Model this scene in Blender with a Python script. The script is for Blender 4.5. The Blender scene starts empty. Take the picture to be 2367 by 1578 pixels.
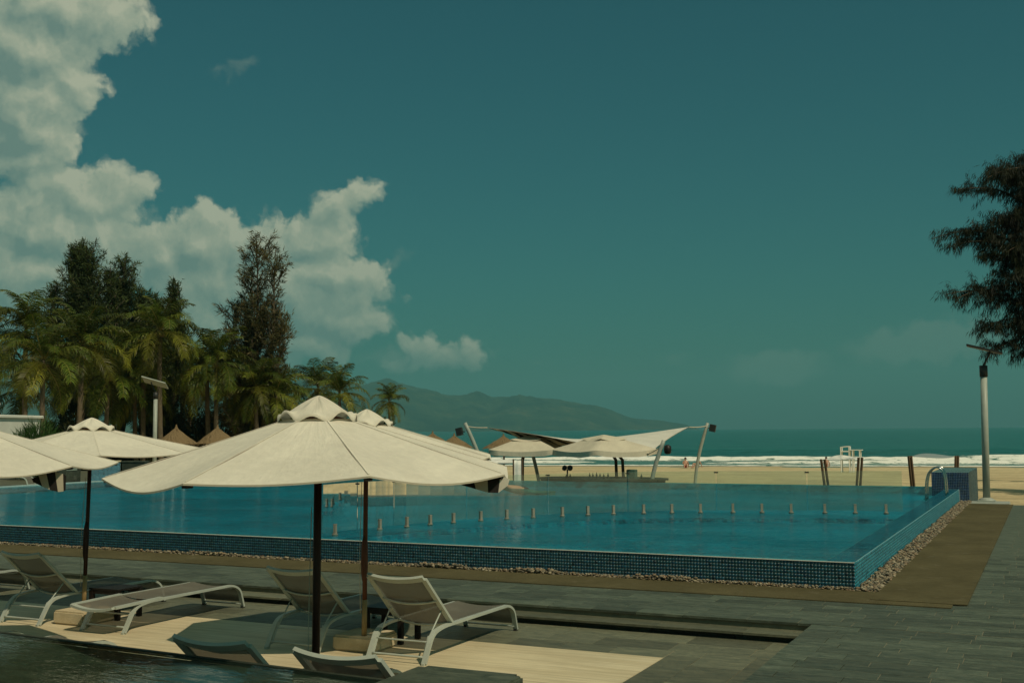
import bpy, bmesh, math, random
import numpy as np
from mathutils import Vector, Matrix, Euler

random.seed(7); np.random.seed(7)
R = math.radians
scene = bpy.context.scene
COL = scene.collection

# ------------------------------------------------------------------ camera
cam_data = bpy.data.cameras.new('camera')
cam = bpy.data.objects.new('camera', cam_data)
COL.objects.link(cam)
cam_data.sensor_width = 36.0
cam_data.lens = 38.8
cam_data.clip_start = 0.05
cam_data.clip_end = 40000
cam.matrix_world = (Matrix.Translation((0, 0, 2.25)) @ Matrix.Rotation(R(25.85), 4, 'Z')
                    @ Matrix.Rotation(R(90 + 4.595), 4, 'X') @ Matrix.Rotation(R(-0.42), 4, 'Z'))
scene.camera = cam

# ------------------------------------------------------------------ node helper
class NT:
    def __init__(self, tree):
        self.t = tree
        tree.nodes.clear()
    def n(self, kind, props=None, **ins):
        nd = self.t.nodes.new(kind)
        for k, v in (props or {}).items():
            setattr(nd, k, v)
        for k, v in ins.items():
            self.set(nd, k, v)
        return nd
    def set(self, nd, k, v):
        if k.startswith('i') and k[1:].isdigit():
            s = nd.inputs[int(k[1:])]
        else:
            s = nd.inputs[k.replace('_', ' ')]
        if isinstance(v, bpy.types.NodeSocket):
            self.t.links.new(v, s)
        elif isinstance(v, bpy.types.Node):
            self.t.links.new(v.outputs[0], s)
        else:
            if hasattr(s.default_value, '__len__') and not isinstance(v, (tuple, list)):
                v = (v,) * len(s.default_value)
            if hasattr(s.default_value, '__len__') and len(s.default_value) == 4 and len(v) == 3:
                v = (*v, 1)
            s.default_value = v
    def m(self, op, a, b=None, c=None, clamp=False):
        nd = self.t.nodes.new('ShaderNodeMath'); nd.operation = op; nd.use_clamp = clamp
        for i, v in enumerate((a, b, c)):
            if v is not None:
                self.set(nd, 'i%d' % i, v)
        return nd.outputs[0]
    def vm(self, op, a, b=None, scale=None):
        nd = self.t.nodes.new('ShaderNodeVectorMath'); nd.operation = op
        self.set(nd, 'i0', a)
        if b is not None: self.set(nd, 'i1', b)
        if scale is not None: self.set(nd, 'Scale', scale)
        return nd.outputs['Value'] if op in ('LENGTH', 'DOT_PRODUCT', 'DISTANCE') else nd.outputs[0]
    def mix(self, f, a, b, mode='MIX'):
        nd = self.t.nodes.new('ShaderNodeMix'); nd.data_type = 'RGBA'; nd.blend_type = mode
        self.set(nd, 'i0', f); self.set(nd, 'i6', a); self.set(nd, 'i7', b)
        return nd.outputs[2]
    def ramp(self, f, stops, interp='LINEAR'):
        nd = self.t.nodes.new('ShaderNodeValToRGB')
        cr = nd.color_ramp; cr.interpolation = interp
        while len(cr.elements) < len(stops): cr.elements.new(0.5)
        for e, (p, c) in zip(cr.elements, stops):
            e.position = p
            e.color = (*c, 1) if hasattr(c, '__len__') else (c, c, c, 1)
        self.set(nd, 'i0', f)
        return nd.outputs[0]
    def ss(self, v, lo, hi, a=0.0, b=1.0):
        nd = self.t.nodes.new('ShaderNodeMapRange'); nd.interpolation_type = 'SMOOTHSTEP'
        for i, x in enumerate((v, lo, hi, a, b)): self.set(nd, 'i%d' % i, x)
        return nd.outputs[0]
    def noise(self, vec, scale, detail=3, rough=0.5, dist=0.0, out=0, dim='3D'):
        nd = self.n('ShaderNodeTexNoise', {'noise_dimensions': dim}, Vector=vec, Scale=scale, Detail=detail, Roughness=rough, Distortion=dist)
        return nd.outputs[out]

# ------------------------------------------------------------------ sky with cumulus
SUN_EL = R(50.5); SUN_H = Vector((0.895, -0.446, 0)).normalized()
sun_dir = Vector((SUN_H.x * math.cos(SUN_EL), SUN_H.y * math.cos(SUN_EL), math.sin(SUN_EL)))
SUN_ROT = math.atan2(SUN_H.x, SUN_H.y)

CLOUD = [(-49.14,19.92,4.83,2.13,0),(-50.06,18.06,3.37,2.47,0),(-48.07,16.71,1.8,1.35,0),(-49.98,15.12,2.58,2.7,0),
 (-49.73,12.94,1.57,1.8,0),(-47.35,11.08,2.58,1.8,0),(-45.86,11.59,1.69,1.24,0),(-48.68,9.55,3.82,2.47,0),
 (-46.52,9.67,1.8,1.69,0),(-49.77,7.23,4.49,2.7,0),(-43.46,8.76,2.25,1.69,0),(-41.6,9.48,2.36,1.8,0),
 (-38.61,9.14,2.47,1.69,0),(-36.0,9.65,2.02,1.57,0),(-34.9,11.43,1.69,0.94,30),(-33.57,12.22,1.01,0.56,28),
 (-35.76,7.67,3.15,1.69,0),(-33.78,7.92,1.57,1.24,0),(-37.94,6.97,5.62,2.25,0),(-34.87,5.69,2.47,1.35,0),
 (-39.64,5.2,4.49,1.8,0),(-36.61,4.35,2.7,1.12,0),(-30.76,4.37,1.01,0.72,0),(-28.07,4.02,1.01,0.63,0),
 (-29.53,3.69,2.47,0.63,0),
 (-62,14,7,5,0),(-75,9,8,4,0),(-95,12,9,4,0),(60,8,9,3,0),(110,10,12,4,0),(150,9,10,4,0),(-140,9,12,4,0)]
FAINT = [(-39.69,18.29,0.94,0.45,20),(-40.87,17.75,0.67,0.34,20),(-32.21,3.81,1.8,0.49,0),(-31.88,8.72,0.9,0.49,25),
 (-24.47,3.48,0.56,0.27,0),(-17.45,3.46,0.9,0.34,0),(-12.47,3.04,2.9,1.0,0),(-5.04,4.13,4.49,1.2,5),
 (12,6,8,2,0),(40,12,7,2,0),(-110,22,8,3,0)]

def field(nt, p, ells, k):
    out = None
    for (u, v, a, b, rot) in ells:
        w = nt.vm('SUBTRACT', p, (u, v, 0))
        if rot:
            w = nt.n('ShaderNodeVectorRotate', {'rotation_type': 'Z_AXIS'}, Vector=w, Angle=R(-rot)).outputs[0]
        w = nt.vm('MULTIPLY', w, (1 / a, 1 / b, 0))
        f = nt.m('MULTIPLY', nt.m('SUBTRACT', 1.0, nt.vm('LENGTH', w)), min(a, b))
        out = f if out is None else nt.m('SMOOTH_MAX', out, f, k)
    return out

g = bpy.data.node_groups.new('cloud_field', 'ShaderNodeTree')
g.interface.new_socket('P', in_out='INPUT', socket_type='NodeSocketVector')
g.interface.new_socket('F', in_out='OUTPUT', socket_type='NodeSocketFloat')
nt = NT(g)
gi = nt.n('NodeGroupInput'); go = nt.n('NodeGroupOutput')
p0 = gi.outputs[0]
w1 = nt.vm('SUBTRACT', nt.noise(p0, 0.42, 2, 0.55, 0, 1, '2D'), (0.5, 0.5, 0.5))
w2 = nt.vm('SUBTRACT', nt.noise(p0, 2.2, 4, 0.6, 0, 1, '2D'), (0.5, 0.5, 0.5))
p1 = nt.vm('ADD', p0, nt.vm('ADD', nt.vm('SCALE', w1, scale=1.9), nt.vm('SCALE', w2, scale=0.55)))
F = field(nt, p1, CLOUD, 0.45)
v1 = nt.n('ShaderNodeTexVoronoi', {'feature': 'F1', 'normalize': True, 'voronoi_dimensions': '2D'}, Vector=p1, Scale=0.75, Detail=2.0, Roughness=0.5, Lacunarity=2.3).outputs[0]
F = nt.m('ADD', F, nt.m('MULTIPLY', nt.m('SUBTRACT', 0.42, v1), 1.25))
nt.set(go, 'F', F)

world = bpy.data.worlds.new('World'); scene.world = world; world.use_nodes = True
nt = NT(world.node_tree)
tc = nt.n('ShaderNodeTexCoord')
sep = nt.n('ShaderNodeSeparateXYZ', None, i0=tc.outputs['Generated'])
u = nt.m('MULTIPLY', nt.m('ARCTAN2', sep.outputs[0], sep.outputs[1]), 57.29578)
v = nt.m('MULTIPLY', nt.m('ARCSINE', sep.outputs[2]), 57.29578)
P = nt.n('ShaderNodeCombineXYZ', None, i0=u, i1=v).outputs[0]
sky = nt.n('ShaderNodeTexSky', {'sky_type': 'NISHITA', 'sun_disc': False, 'sun_elevation': SUN_EL, 'sun_rotation': SUN_ROT,
                                'altitude': 0.0, 'air_density': 1.0, 'dust_density': 2.2, 'ozone_density': 1.0})
SKY_TINT = (0.165, 0.68, 0.56)
skyc = nt.mix(1.0, sky.outputs[0], SKY_TINT, 'MULTIPLY')
def cf(pp):
    nd = nt.n('ShaderNodeGroup', {'node_tree': g}); nt.set(nd, 'P', pp); return nd.outputs[0]
F0 = cf(P)
F1 = cf(nt.vm('ADD', P, (0.45, 0.65, 0)))
dens = nt.ss(F0, -0.15, 0.44)
# thin veils
wv = nt.vm('SUBTRACT', nt.noise(P, 0.9, 4, 0.6, 0, 1, '2D'), (0.5, 0.5, 0.5))
PF = nt.vm('ADD', P, nt.vm('SCALE', wv, scale=1.6))
fa = nt.m('MULTIPLY', nt.ss(field(nt, PF, FAINT, 0.2), -0.1, 0.55), 0.33)
lit = nt.m('SUBTRACT', F0, F1)
sh = nt.m('MULTIPLY', lit, 0.66)
edge = nt.ss(F0, 0.1, 1.5, 0.16, 0.0)
alt = nt.ss(v, 1.5, 10.0, -0.22, 0.0)
s = nt.m('ADD', nt.m('ADD', nt.m('ADD', 0.42, sh), edge), alt, clamp=True)
ccol = nt.ramp(s, [(0.0, (3.0, 4.6, 3.9)), (0.45, (5.2, 6.5, 5.0)), (0.8, (7.4, 8.2, 6.0)), (1.0, (9.0, 9.4, 6.8))])
dens_h = nt.m('MULTIPLY', dens, nt.ss(v, 1.0, 5.0, 0.25, 0.97))
c1 = nt.mix(dens_h, skyc, ccol)
c2 = nt.mix(nt.m('MULTIPLY', fa, nt.m('SUBTRACT', 1.0, dens_h)), c1, (4.4, 5.6, 4.4))
# unseen cumulus overhead, added above the frame to warm the fill in shade
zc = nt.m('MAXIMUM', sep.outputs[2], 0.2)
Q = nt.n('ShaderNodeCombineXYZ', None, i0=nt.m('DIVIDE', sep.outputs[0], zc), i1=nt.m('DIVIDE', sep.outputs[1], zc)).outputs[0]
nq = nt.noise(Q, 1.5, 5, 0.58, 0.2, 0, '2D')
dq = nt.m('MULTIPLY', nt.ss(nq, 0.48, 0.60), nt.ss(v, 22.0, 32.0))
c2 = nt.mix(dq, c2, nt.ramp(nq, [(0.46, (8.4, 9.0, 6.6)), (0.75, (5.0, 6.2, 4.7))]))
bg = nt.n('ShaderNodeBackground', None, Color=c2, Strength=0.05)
world.cycles.sampling_method = 'MANUAL'; world.cycles.sample_map_resolution = 128
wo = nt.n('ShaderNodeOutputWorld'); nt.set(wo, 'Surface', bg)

# ------------------------------------------------------------------ sun and exposure
sl = bpy.data.lights.new('sun', 'SUN'); sun = bpy.data.objects.new('sun', sl); COL.objects.link(sun)
sl.energy = 2.95; sl.angle = R(0.53); sl.color = (1.0, 0.86, 0.62)
sun.rotation_euler = (-sun_dir).to_track_quat('-Z', 'Y').to_euler(); sun.location = (20, -20, 40)
vs = scene.view_settings
scene.display_settings.display_device = 'sRGB'
vs.view_transform = 'Standard'; vs.look = 'None'; vs.gamma = 1.0; vs.exposure = 0.0; vs.use_curve_mapping = False
cy = scene.cycles
cy.max_bounces = 8; cy.diffuse_bounces = 3; cy.glossy_bounces = 3; cy.transmission_bounces = 6; cy.transparent_max_bounces = 24
cy.volume_bounces = 0; cy.caustics_reflective = False; cy.caustics_refractive = False
cy.use_denoising = True

# ------------------------------------------------------------------ mesh helpers
class MB:
    def __init__(self):
        self.v = []; self.f = []; self.c = []; self.mi = []
        self.col = None; self.cur = 0
    def add(self, verts, faces):
        o = len(self.v)
        self.v += [tuple(p) for p in verts]
        if self.col is not None: self.c += [self.col] * len(verts)
        for f in faces:
            self.f.append(tuple(i + o for i in f)); self.mi.append(self.cur)
    def box(self, c, s, m=None, taper=1.0):
        x, y, z = s[0] / 2, s[1] / 2, s[2] / 2
        vs_ = []
        for dz, t in ((-z, 1.0), (z, taper)):
            for dx, dy in ((-x, -y), (x, -y), (x, y), (-x, y)):
                p = Vector((dx * t, dy * t, dz))
                if m is not None: p = m @ p
                vs_.append(p + Vector(c))
        self.add(vs_, [(3, 2, 1, 0), (4, 5, 6, 7), (0, 1, 5, 4), (1, 2, 6, 5), (2, 3, 7, 6), (3, 0, 4, 7)])
    def cbox(self, c, s, b=0.006):
        "box with a chamfered top and vertical edges"
        x, y, z = s[0] / 2, s[1] / 2, s[2] / 2
        rings = [(-z, 0), (z - b, 0), (z, b)]
        vs_ = []
        for zz, ins in rings:
            for dx, dy in ((-1, -1), (1, -1), (1, 1), (-1, 1)):
                vs_.append((c[0] + dx * (x - ins), c[1] + dy * (y - ins), c[2] + zz))
        fs = [(3, 2, 1, 0), (8, 9, 10, 11)]
        for r in (0, 4):
            for i in range(4):
                j = (i + 1) % 4
                fs.append((r + i, r + j, r + 4 + j, r + 4 + i))
        self.add(vs_, fs)
    def tube(self, pts, rad, n=8, cap=True, up=None, closed=False):
        "rad: float, list of floats, or (w,h) for a rectangular section"
        pts = [Vector(p) for p in pts]
        k = len(pts)
        rect = isinstance(rad, tuple)
        vs_ = []
        prev = None
        m = 4 if rect else n
        for i, p in enumerate(pts):
            if closed:
                t = pts[(i + 1) % k] - pts[i - 1]
            else:
                t = (pts[min(i + 1, k - 1)] - pts[max(i - 1, 0)])
            t.normalize()
            if up is not None:
                a = Vector(up)
            else:
                a = prev if prev is not None else (Vector((0, 0, 1)) if abs(t.z) < 0.9 else Vector((0, 1, 0)))
            b = t.cross(a)
            if b.length < 1e-5: b = t.cross(Vector((1, 0.01, 0)))
            b.normalize(); a = b.cross(t).normalized(); prev = a
            if rect:
                w, h = rad[0] / 2, rad[1] / 2
                for sx, sy in ((-1, -1), (1, -1), (1, 1), (-1, 1)):
                    vs_.append(p + b * (w * sx) + a * (h * sy))
            else:
                rr = rad[i] if isinstance(rad, list) else rad
                for j in range(n):
                    an = 2 * math.pi * j / n
                    vs_.append(p + b * (rr * math.cos(an)) + a * (rr * math.sin(an)))
        fs = []
        for i in range(k if closed else k - 1):
            i2 = (i + 1) % k
            for j in range(m):
                j2 = (j + 1) % m
                fs.append((i * m + j, i * m + j2, i2 * m + j2, i2 * m + j))
        if cap and not closed:
            fs.append(tuple(range(m))[::-1]); fs.append(tuple((k - 1) * m + j for j in range(m)))
        self.add(vs_, fs)
    def lathe(self, prof, c=(0, 0, 0), n=16):
        vs_ = []; fs = []
        for r, z in prof:
            for j in range(n):
                a = 2 * math.pi * j / n
                vs_.append((c[0] + r * math.cos(a), c[1] + r * math.sin(a), c[2] + z))
        for i in range(len(prof) - 1):
            for j in range(n):
                j2 = (j + 1) % n
                fs.append((i * n + j, i * n + j2, (i + 1) * n + j2, (i + 1) * n + j))
        fs.append(tuple(range(n))[::-1]); fs.append(tuple((len(prof) - 1) * n + j for j in range(n)))
        self.add(vs_, fs)
    def grid(self, fn, nu, nv, thick=0.0):
        "fn(a,b) with a,b in 0..1 -> point"
        vs_ = [fn(i / nu, j / nv) for j in range(nv + 1) for i in range(nu + 1)]
        fs = []
        for j in range(nv):
            for i in range(nu):
                a = j * (nu + 1) + i
                fs.append((a, a + 1, a + nu + 2, a + nu + 1))
        self.add(vs_, fs)
    def mesh(self, name, mats, smooth=False):
        me = bpy.data.meshes.new(name)
        me.from_pydata(self.v, [], self.f)
        ms = mats if isinstance(mats, (list, tuple)) else [mats]
        for mm in ms: me.materials.append(mm)
        if any(self.mi): me.polygons.foreach_set('material_index', self.mi)
        if smooth: me.polygons.foreach_set('use_smooth', [True] * len(self.f))
        if self.c and len(self.c) == len(self.v):
            at = me.attributes.new('tint', 'FLOAT_COLOR', 'POINT')
            at.data.foreach_set('color', np.array([(c[0], c[1], c[2], 1) for c in self.c], dtype=np.float32).ravel())
        me.update()
        return me
    def build(self, name, mats, parent=None, smooth=False, loc=None):
        return obj(name, self.mesh(name, mats, smooth), parent, loc)

def obj(name, me, parent=None, loc=None):
    o = bpy.data.objects.new(name, me); COL.objects.link(o)
    if parent is not None: o.parent = parent
    if loc is not None: o.location = loc
    return o
def npmesh(name, V, Fq, mats, cols=None, smooth=False):
    "vertices (n,3), quad or tri faces (m,k)"
    V = np.asarray(V, np.float32); Fq = np.asarray(Fq, np.int32)
    me = bpy.data.meshes.new(name)
    k = Fq.shape[1]
    me.vertices.add(len(V)); me.vertices.foreach_set('co', V.ravel())
    me.loops.add(Fq.size); me.loops.foreach_set('vertex_index', Fq.ravel())
    me.polygons.add(len(Fq))
    me.polygons.foreach_set('loop_start', np.arange(0, Fq.size, k, dtype=np.int32))
    try: me.polygons.foreach_set('loop_total', np.full(len(Fq), k, dtype=np.int32))
    except Exception: pass
    me.materials.append(mats)
    if smooth: me.polygons.foreach_set('use_smooth', [True] * len(Fq))
    if cols is not None:
        cols = np.asarray(cols, np.float32)
        if cols.shape[1] == 3: cols = np.hstack([cols, np.ones((len(cols), 1), np.float32)])
        at = me.attributes.new('tint', 'FLOAT_COLOR', 'POINT')
        at.data.foreach_set('color', cols.ravel())
    me.update(calc_edges=True); me.validate()
    return me
def tag(o, label=None, cat=None, group=None, kind=None):
    if label: o['label'] = label
    if cat: o['category'] = cat
    if group: o['group'] = group
    if kind: o['kind'] = kind
    return o
def thing(name, label, cat, loc=(0, 0, 0), rz=0.0, group=None):
    o = bpy.data.objects.new(name, None); COL.objects.link(o)
    o.empty_display_size = 0.2
    o.location = loc; o.rotation_euler = (0, 0, rz)
    return tag(o, label, cat, group)
def copy_tree(root, loc=None, rz=None, label=None):
    def cp(o, par):
        c = o.copy(); COL.objects.link(c); c.parent = par
        for ch in o.children: cp(ch, c)
        return c
    r = cp(root, None)
    if loc is not None: r.location = loc
    if rz is not None: r.rotation_euler = (0, 0, rz)
    if label: r['label'] = label
    return r

# ------------------------------------------------------------------ materials
def mat(name, fn):
    m = bpy.data.materials.new(name); m.use_nodes = True
    nt = NT(m.node_tree)
    out = nt.n('ShaderNodeOutputMaterial')
    sh = fn(nt)
    nt.t.links.new(sh.outputs[0] if isinstance(sh, bpy.types.Node) else sh, out.inputs['Surface'])
    return m
def pbr(nt, col, rough=0.6, spec=0.4, metal=0.0, normal=None, **kw):
    nd = nt.n('ShaderNodeBsdfPrincipled', None, Base_Color=col, Roughness=rough, Metallic=metal)
    nt.set(nd, 'Specular IOR Level', spec)
    if normal is not None: nt.set(nd, 'Normal', normal)
    for k, v in kw.items(): nt.set(nd, k, v)
    return nd
def bump(nt, h, strength=0.3, dist=0.01):
    return nt.n('ShaderNodeBump', None, Height=h, Strength=strength, Distance=dist).outputs[0]
def ocoord(nt, rnd=True):
    t = nt.n('ShaderNodeTexCoord').outputs['Object']
    if rnd:
        r = nt.n('ShaderNodeObjectInfo').outputs['Random']
        t = nt.vm('ADD', t, nt.n('ShaderNodeCombineXYZ', None, i0=nt.m('MULTIPLY', r, 37.0), i1=nt.m('MULTIPLY', r, 91.0), i2=nt.m('MULTIPLY', r, 53.0)).outputs[0])
    return t
def gcoord(nt):
    return nt.n('ShaderNodeNewGeometry').outputs['Position']

def plain(name, col, rough=0.6, metal=0.0, spec=0.4, var=0.15, scale=8.0, bumps=0.0):
    def fn(nt):
        c = ocoord(nt)
        n1 = nt.noise(c, scale, 4, 0.6)
        k = nt.ramp(n1, [(0.25, 1 - var), (0.75, 1 + var)])
        cc = nt.mix(1.0, col, k, 'MULTIPLY')
        nm = bump(nt, nt.noise(c, scale * 6, 3), bumps, 0.01) if bumps else None
        rr = nt.ss(n1, 0.2, 0.8, max(0.02, rough - 0.08), min(1, rough + 0.1))
        return pbr(nt, cc, rr, spec, metal, nm)
    return mat(name, fn)

def canvas_fn(base, trans=0.12):
    def fn(nt):
        c = ocoord(nt)
        weave = nt.n('ShaderNodeTexWave', {'wave_type': 'BANDS', 'bands_direction': 'Z'}, Vector=c, Scale=160.0, Distortion=0.6, Detail=1.0).outputs[1]
        big = nt.noise(c, 1.6, 4, 0.55)
        st = nt.noise(nt.vm('MULTIPLY', c, (5, 5, 1.2)), 3.0, 4, 0.65)
        k = nt.m('ADD', nt.ss(big, 0.25, 0.75, 0.90, 1.04), nt.ss(st, 0.35, 0.75, -0.05, 0.03))
        cc = nt.mix(1.0, base, k, 'MULTIPLY')
        so = nt.n('ShaderNodeSeparateXYZ', None, i0=nt.n('ShaderNodeTexCoord').outputs['Object'])
        an = nt.m('ARCTAN2', so.outputs[1], so.outputs[0])
        rad = nt.m('SQRT', nt.m('ADD', nt.m('MULTIPLY', so.outputs[0], so.outputs[0]), nt.m('MULTIPLY', so.outputs[1], so.outputs[1])))
        pol = nt.n('ShaderNodeCombineXYZ', None, i0=nt.m('MULTIPLY', an, 5.0), i1=nt.m('MULTIPLY', rad, 1.1), i2=nt.n('ShaderNodeObjectInfo').outputs['Random']).outputs[0]
        fold = nt.noise(pol, 1.6, 4, 0.6, 0.3)
        h = nt.m('ADD', nt.m('MULTIPLY', weave, 0.06), nt.m('ADD', nt.m('MULTIPLY', big, 0.5), nt.m('ADD', nt.m('MULTIPLY', st, 0.35), nt.m('MULTIPLY', fold, 0.75))))
        stain = nt.ss(nt.noise(nt.vm('MULTIPLY', pol, (1.0, 0.5, 1)), 3.2, 5, 0.7), 0.56, 0.78, 0.0, 0.15)
        cc = nt.mix(stain, cc, (0.52, 0.46, 0.33))
        p = pbr(nt, cc, 0.85, 0.15, normal=bump(nt, h, 0.55, 0.035))
        t = nt.n('ShaderNodeBsdfTranslucent', None, Color=cc)
        return nt.n('ShaderNodeMixShader', None, i0=trans, i1=p, i2=t)
    return fn
M = {}
M['canvas'] = mat('cream_canvas', canvas_fn((0.84, 0.79, 0.655), 0.16))
M['canvas_dull'] = mat('weathered_canvas', canvas_fn((0.66, 0.60, 0.46)))
M['white_sail'] = mat('white_sailcloth', canvas_fn((0.78, 0.76, 0.66), 0.2))
def stripes_fn(axis, freq):
    def fn(nt):
        c = ocoord(nt, False)
        s = nt.n('ShaderNodeSeparateXYZ', None, i0=c).outputs[axis]
        fr = nt.m('FRACT', nt.m('MULTIPLY', s, freq))
        k = nt.m('GREATER_THAN', fr, 0.52)
        n = nt.noise(c, 6, 3)
        cc = nt.mix(k, (0.50, 0.44, 0.32), (0.018, 0.015, 0.010))
        cc = nt.mix(1.0, cc, nt.ss(n, 0.2, 0.8, 0.8, 1.1), 'MULTIPLY')
        p = pbr(nt, cc, 0.9, 0.1)
        t = nt.n('ShaderNodeBsdfTranslucent', None, Color=cc)
        return nt.n('ShaderNodeMixShader', None, i0=0.15, i1=p, i2=t)
    return fn
M['stripe'] = mat('striped_lining', stripes_fn(0, 6.5))
M['stripe_sail'] = mat('striped_sail_lining', stripes_fn(0, 2.6))

def attr_fn(rough=0.5, spec=0.5, var=0.2, scale=20.0, trans=0.0, bumps=0.0, ovar=0.0):
    def fn(nt):
        a = nt.n('ShaderNodeAttribute', {'attribute_name': 'tint'}).outputs[0]
        c = ocoord(nt, False)
        n1 = nt.noise(c, scale, 3, 0.6)
        cc = nt.mix(1.0, a, nt.ss(n1, 0.25, 0.75, 1 - var, 1 + var), 'MULTIPLY')
        if ovar:
            cc = nt.mix(1.0, cc, nt.ss(nt.n('ShaderNodeObjectInfo').outputs['Random'], 0.0, 1.0, 1 - ovar, 1 + ovar), 'MULTIPLY')
        nm = bump(nt, n1, bumps, 0.01) if bumps else None
        p = pbr(nt, cc, rough, spec, 0, nm)
        if trans:
            t = nt.n('ShaderNodeBsdfTranslucent', None, Color=cc)
            return nt.n('ShaderNodeMixShader', None, i0=trans, i1=p, i2=t)
        return p
    return fn
M['tile'] = mat('glass_mosaic_tile', attr_fn(0.28, 0.45, 0.25, 30.0))
M['pebble'] = mat('river_pebble', attr_fn(0.7, 0.3, 0.25, 40.0, 0, 0.4))
M['leaf'] = mat('palm_leaf', attr_fn(0.45, 0.22, 0.25, 3.0, 0.25, 0.0, 0.5))
M['needle'] = mat('casuarina_needle', attr_fn(0.6, 0.25, 0.3, 1.2, 0.15))
M['grout'] = plain('tile_grout', (0.32, 0.47, 0.47), 0.8, var=0.2, scale=14)

def slate_fn(warm=False, dark=1.0):
    def fn(nt):
        oi = nt.n('ShaderNodeObjectInfo').outputs['Random']
        c = ocoord(nt)
        st = nt.noise(nt.vm('MULTIPLY', c, (1.0, 4.5, 4)), 2.6, 6, 0.62, 1.2)
        fi = nt.noise(c, 22, 5, 0.65)
        a, b = ((0.088, 0.096, 0.064), (0.150, 0.150, 0.096)) if warm else ((0.047, 0.061, 0.042), (0.102, 0.119, 0.084))
        a = tuple(x * dark for x in a); b = tuple(x * dark for x in b)
        cc = nt.mix(nt.ss(st, 0.3, 0.72), a, b)
        cc = nt.mix(1.0, cc, nt.ss(oi, 0, 1, 0.76, 1.22), 'MULTIPLY')
        cc = nt.mix(1.0, cc, nt.ss(fi, 0.3, 0.7, 0.86, 1.12), 'MULTIPLY')
        blot = nt.ss(nt.noise(gcoord(nt), 1.7, 4, 0.6), 0.62, 0.76, 0.0, 0.35)
        cc = nt.mix(blot, cc, (0.17, 0.18, 0.14))
        h = nt.m('ADD', st, nt.m('MULTIPLY', fi, 0.4))
        return pbr(nt, cc, nt.ss(fi, 0.3, 0.7, 0.48, 0.68), 0.35, normal=bump(nt, h, 0.35, 0.012))
    return fn
M['slate'] = mat('grey_green_slate', slate_fn())
M['slate_warm'] = mat('olive_slate', slate_fn(True))
M['slate_dark'] = mat('dark_slate', slate_fn(False, 0.55))
M['slate_wet'] = mat('honed_slate_coping', slate_fn(False, 0.8))
M['mortar'] = plain('mortar_bed', (0.20, 0.185, 0.125), 0.9, var=0.25, scale=6)

def trav_fn(nt):
    c = gcoord(nt)
    a = nt.noise(nt.vm('MULTIPLY', c, (0.55, 9.0, 1)), 1.3, 6, 0.68, 0.25)
    b = nt.noise(nt.vm('MULTIPLY', c, (1.2, 34.0, 1)), 1.2, 5, 0.7)
    bl = nt.noise(c, 0.8, 4, 0.6)
    cc = nt.ramp(a, [(0.25, (0.50, 0.41, 0.25)), (0.5, (0.64, 0.545, 0.35)), (0.75, (0.74, 0.65, 0.45))])
    cc = nt.mix(1.0, cc, nt.ss(b, 0.3, 0.72, 0.80, 1.08), 'MULTIPLY')
    cc = nt.mix(1.0, cc, nt.ss(bl, 0.3, 0.7, 0.90, 1.05), 'MULTIPLY')
    spot = nt.ss(nt.noise(nt.vm('MULTIPLY', c, (1, 2.5, 1)), 3.1, 3, 0.5), 0.72, 0.80, 0, 0.45)
    cc = nt.mix(spot, cc, (0.22, 0.18, 0.11))
    return pbr(nt, cc, 0.62, 0.3, normal=bump(nt, nt.m('ADD', a, b), 0.25, 0.008))
M['travertine'] = mat('veined_travertine', trav_fn)
def matf(nt):
    c = gcoord(nt)
    w = nt.noise(c, 160, 2, 0.7)
    b = nt.noise(c, 0.9, 5, 0.6)
    d = nt.noise(nt.vm('MULTIPLY', c, (1, 5, 1)), 6, 4, 0.6)
    cc = nt.ramp(b, [(0.3, (0.076, 0.066, 0.032)), (0.7, (0.118, 0.102, 0.052))])
    cc = nt.mix(1.0, cc, nt.ss(w, 0.25, 0.75, 0.7, 1.25), 'MULTIPLY')
    cc = nt.mix(1.0, cc, nt.ss(d, 0.3, 0.7, 0.80, 1.12), 'MULTIPLY')
    cc = nt.mix(nt.ss(nt.noise(c, 2.4, 5, 0.7), 0.58, 0.72, 0.0, 0.45), cc, (0.17, 0.15, 0.10))
    return pbr(nt, cc, 0.95, 0.1, normal=bump(nt, w, 0.6, 0.006))
M['mat'] = mat('olive_coir_mat', matf)

def sand_fn(nt):
    c = gcoord(nt)
    a = nt.noise(c, 0.12, 5, 0.6); b = nt.noise(c, 2.2, 5, 0.65); f = nt.noise(c, 60, 2)
    cc = nt.ramp(a, [(0.3, (0.56, 0.45, 0.25)), (0.7, (0.66, 0.54, 0.31))])
    cc = nt.mix(1.0, cc, nt.ss(b, 0.25, 0.75, 0.78, 1.08), 'MULTIPLY')
    trk = nt.noise(nt.vm('MULTIPLY', c, (0.25, 1.0, 1)), 0.55, 6, 0.7)
    cc = nt.mix(1.0, cc, nt.ss(trk, 0.42, 0.62, 0.82, 1.04), 'MULTIPLY')
    at = nt.n('ShaderNodeAttribute', {'attribute_name': 'tint'}).outputs[2]
    cc = nt.mix(at, cc, (0.20, 0.165, 0.10))
    return pbr(nt, cc, nt.m('SUBTRACT', 0.95, nt.m('MULTIPLY', at, 0.6)), 0.25, normal=bump(nt, nt.m('ADD', b, nt.m('MULTIPLY', f, 0.2)), 0.8, 0.08))
M['sand'] = mat('beach_sand', sand_fn)

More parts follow.
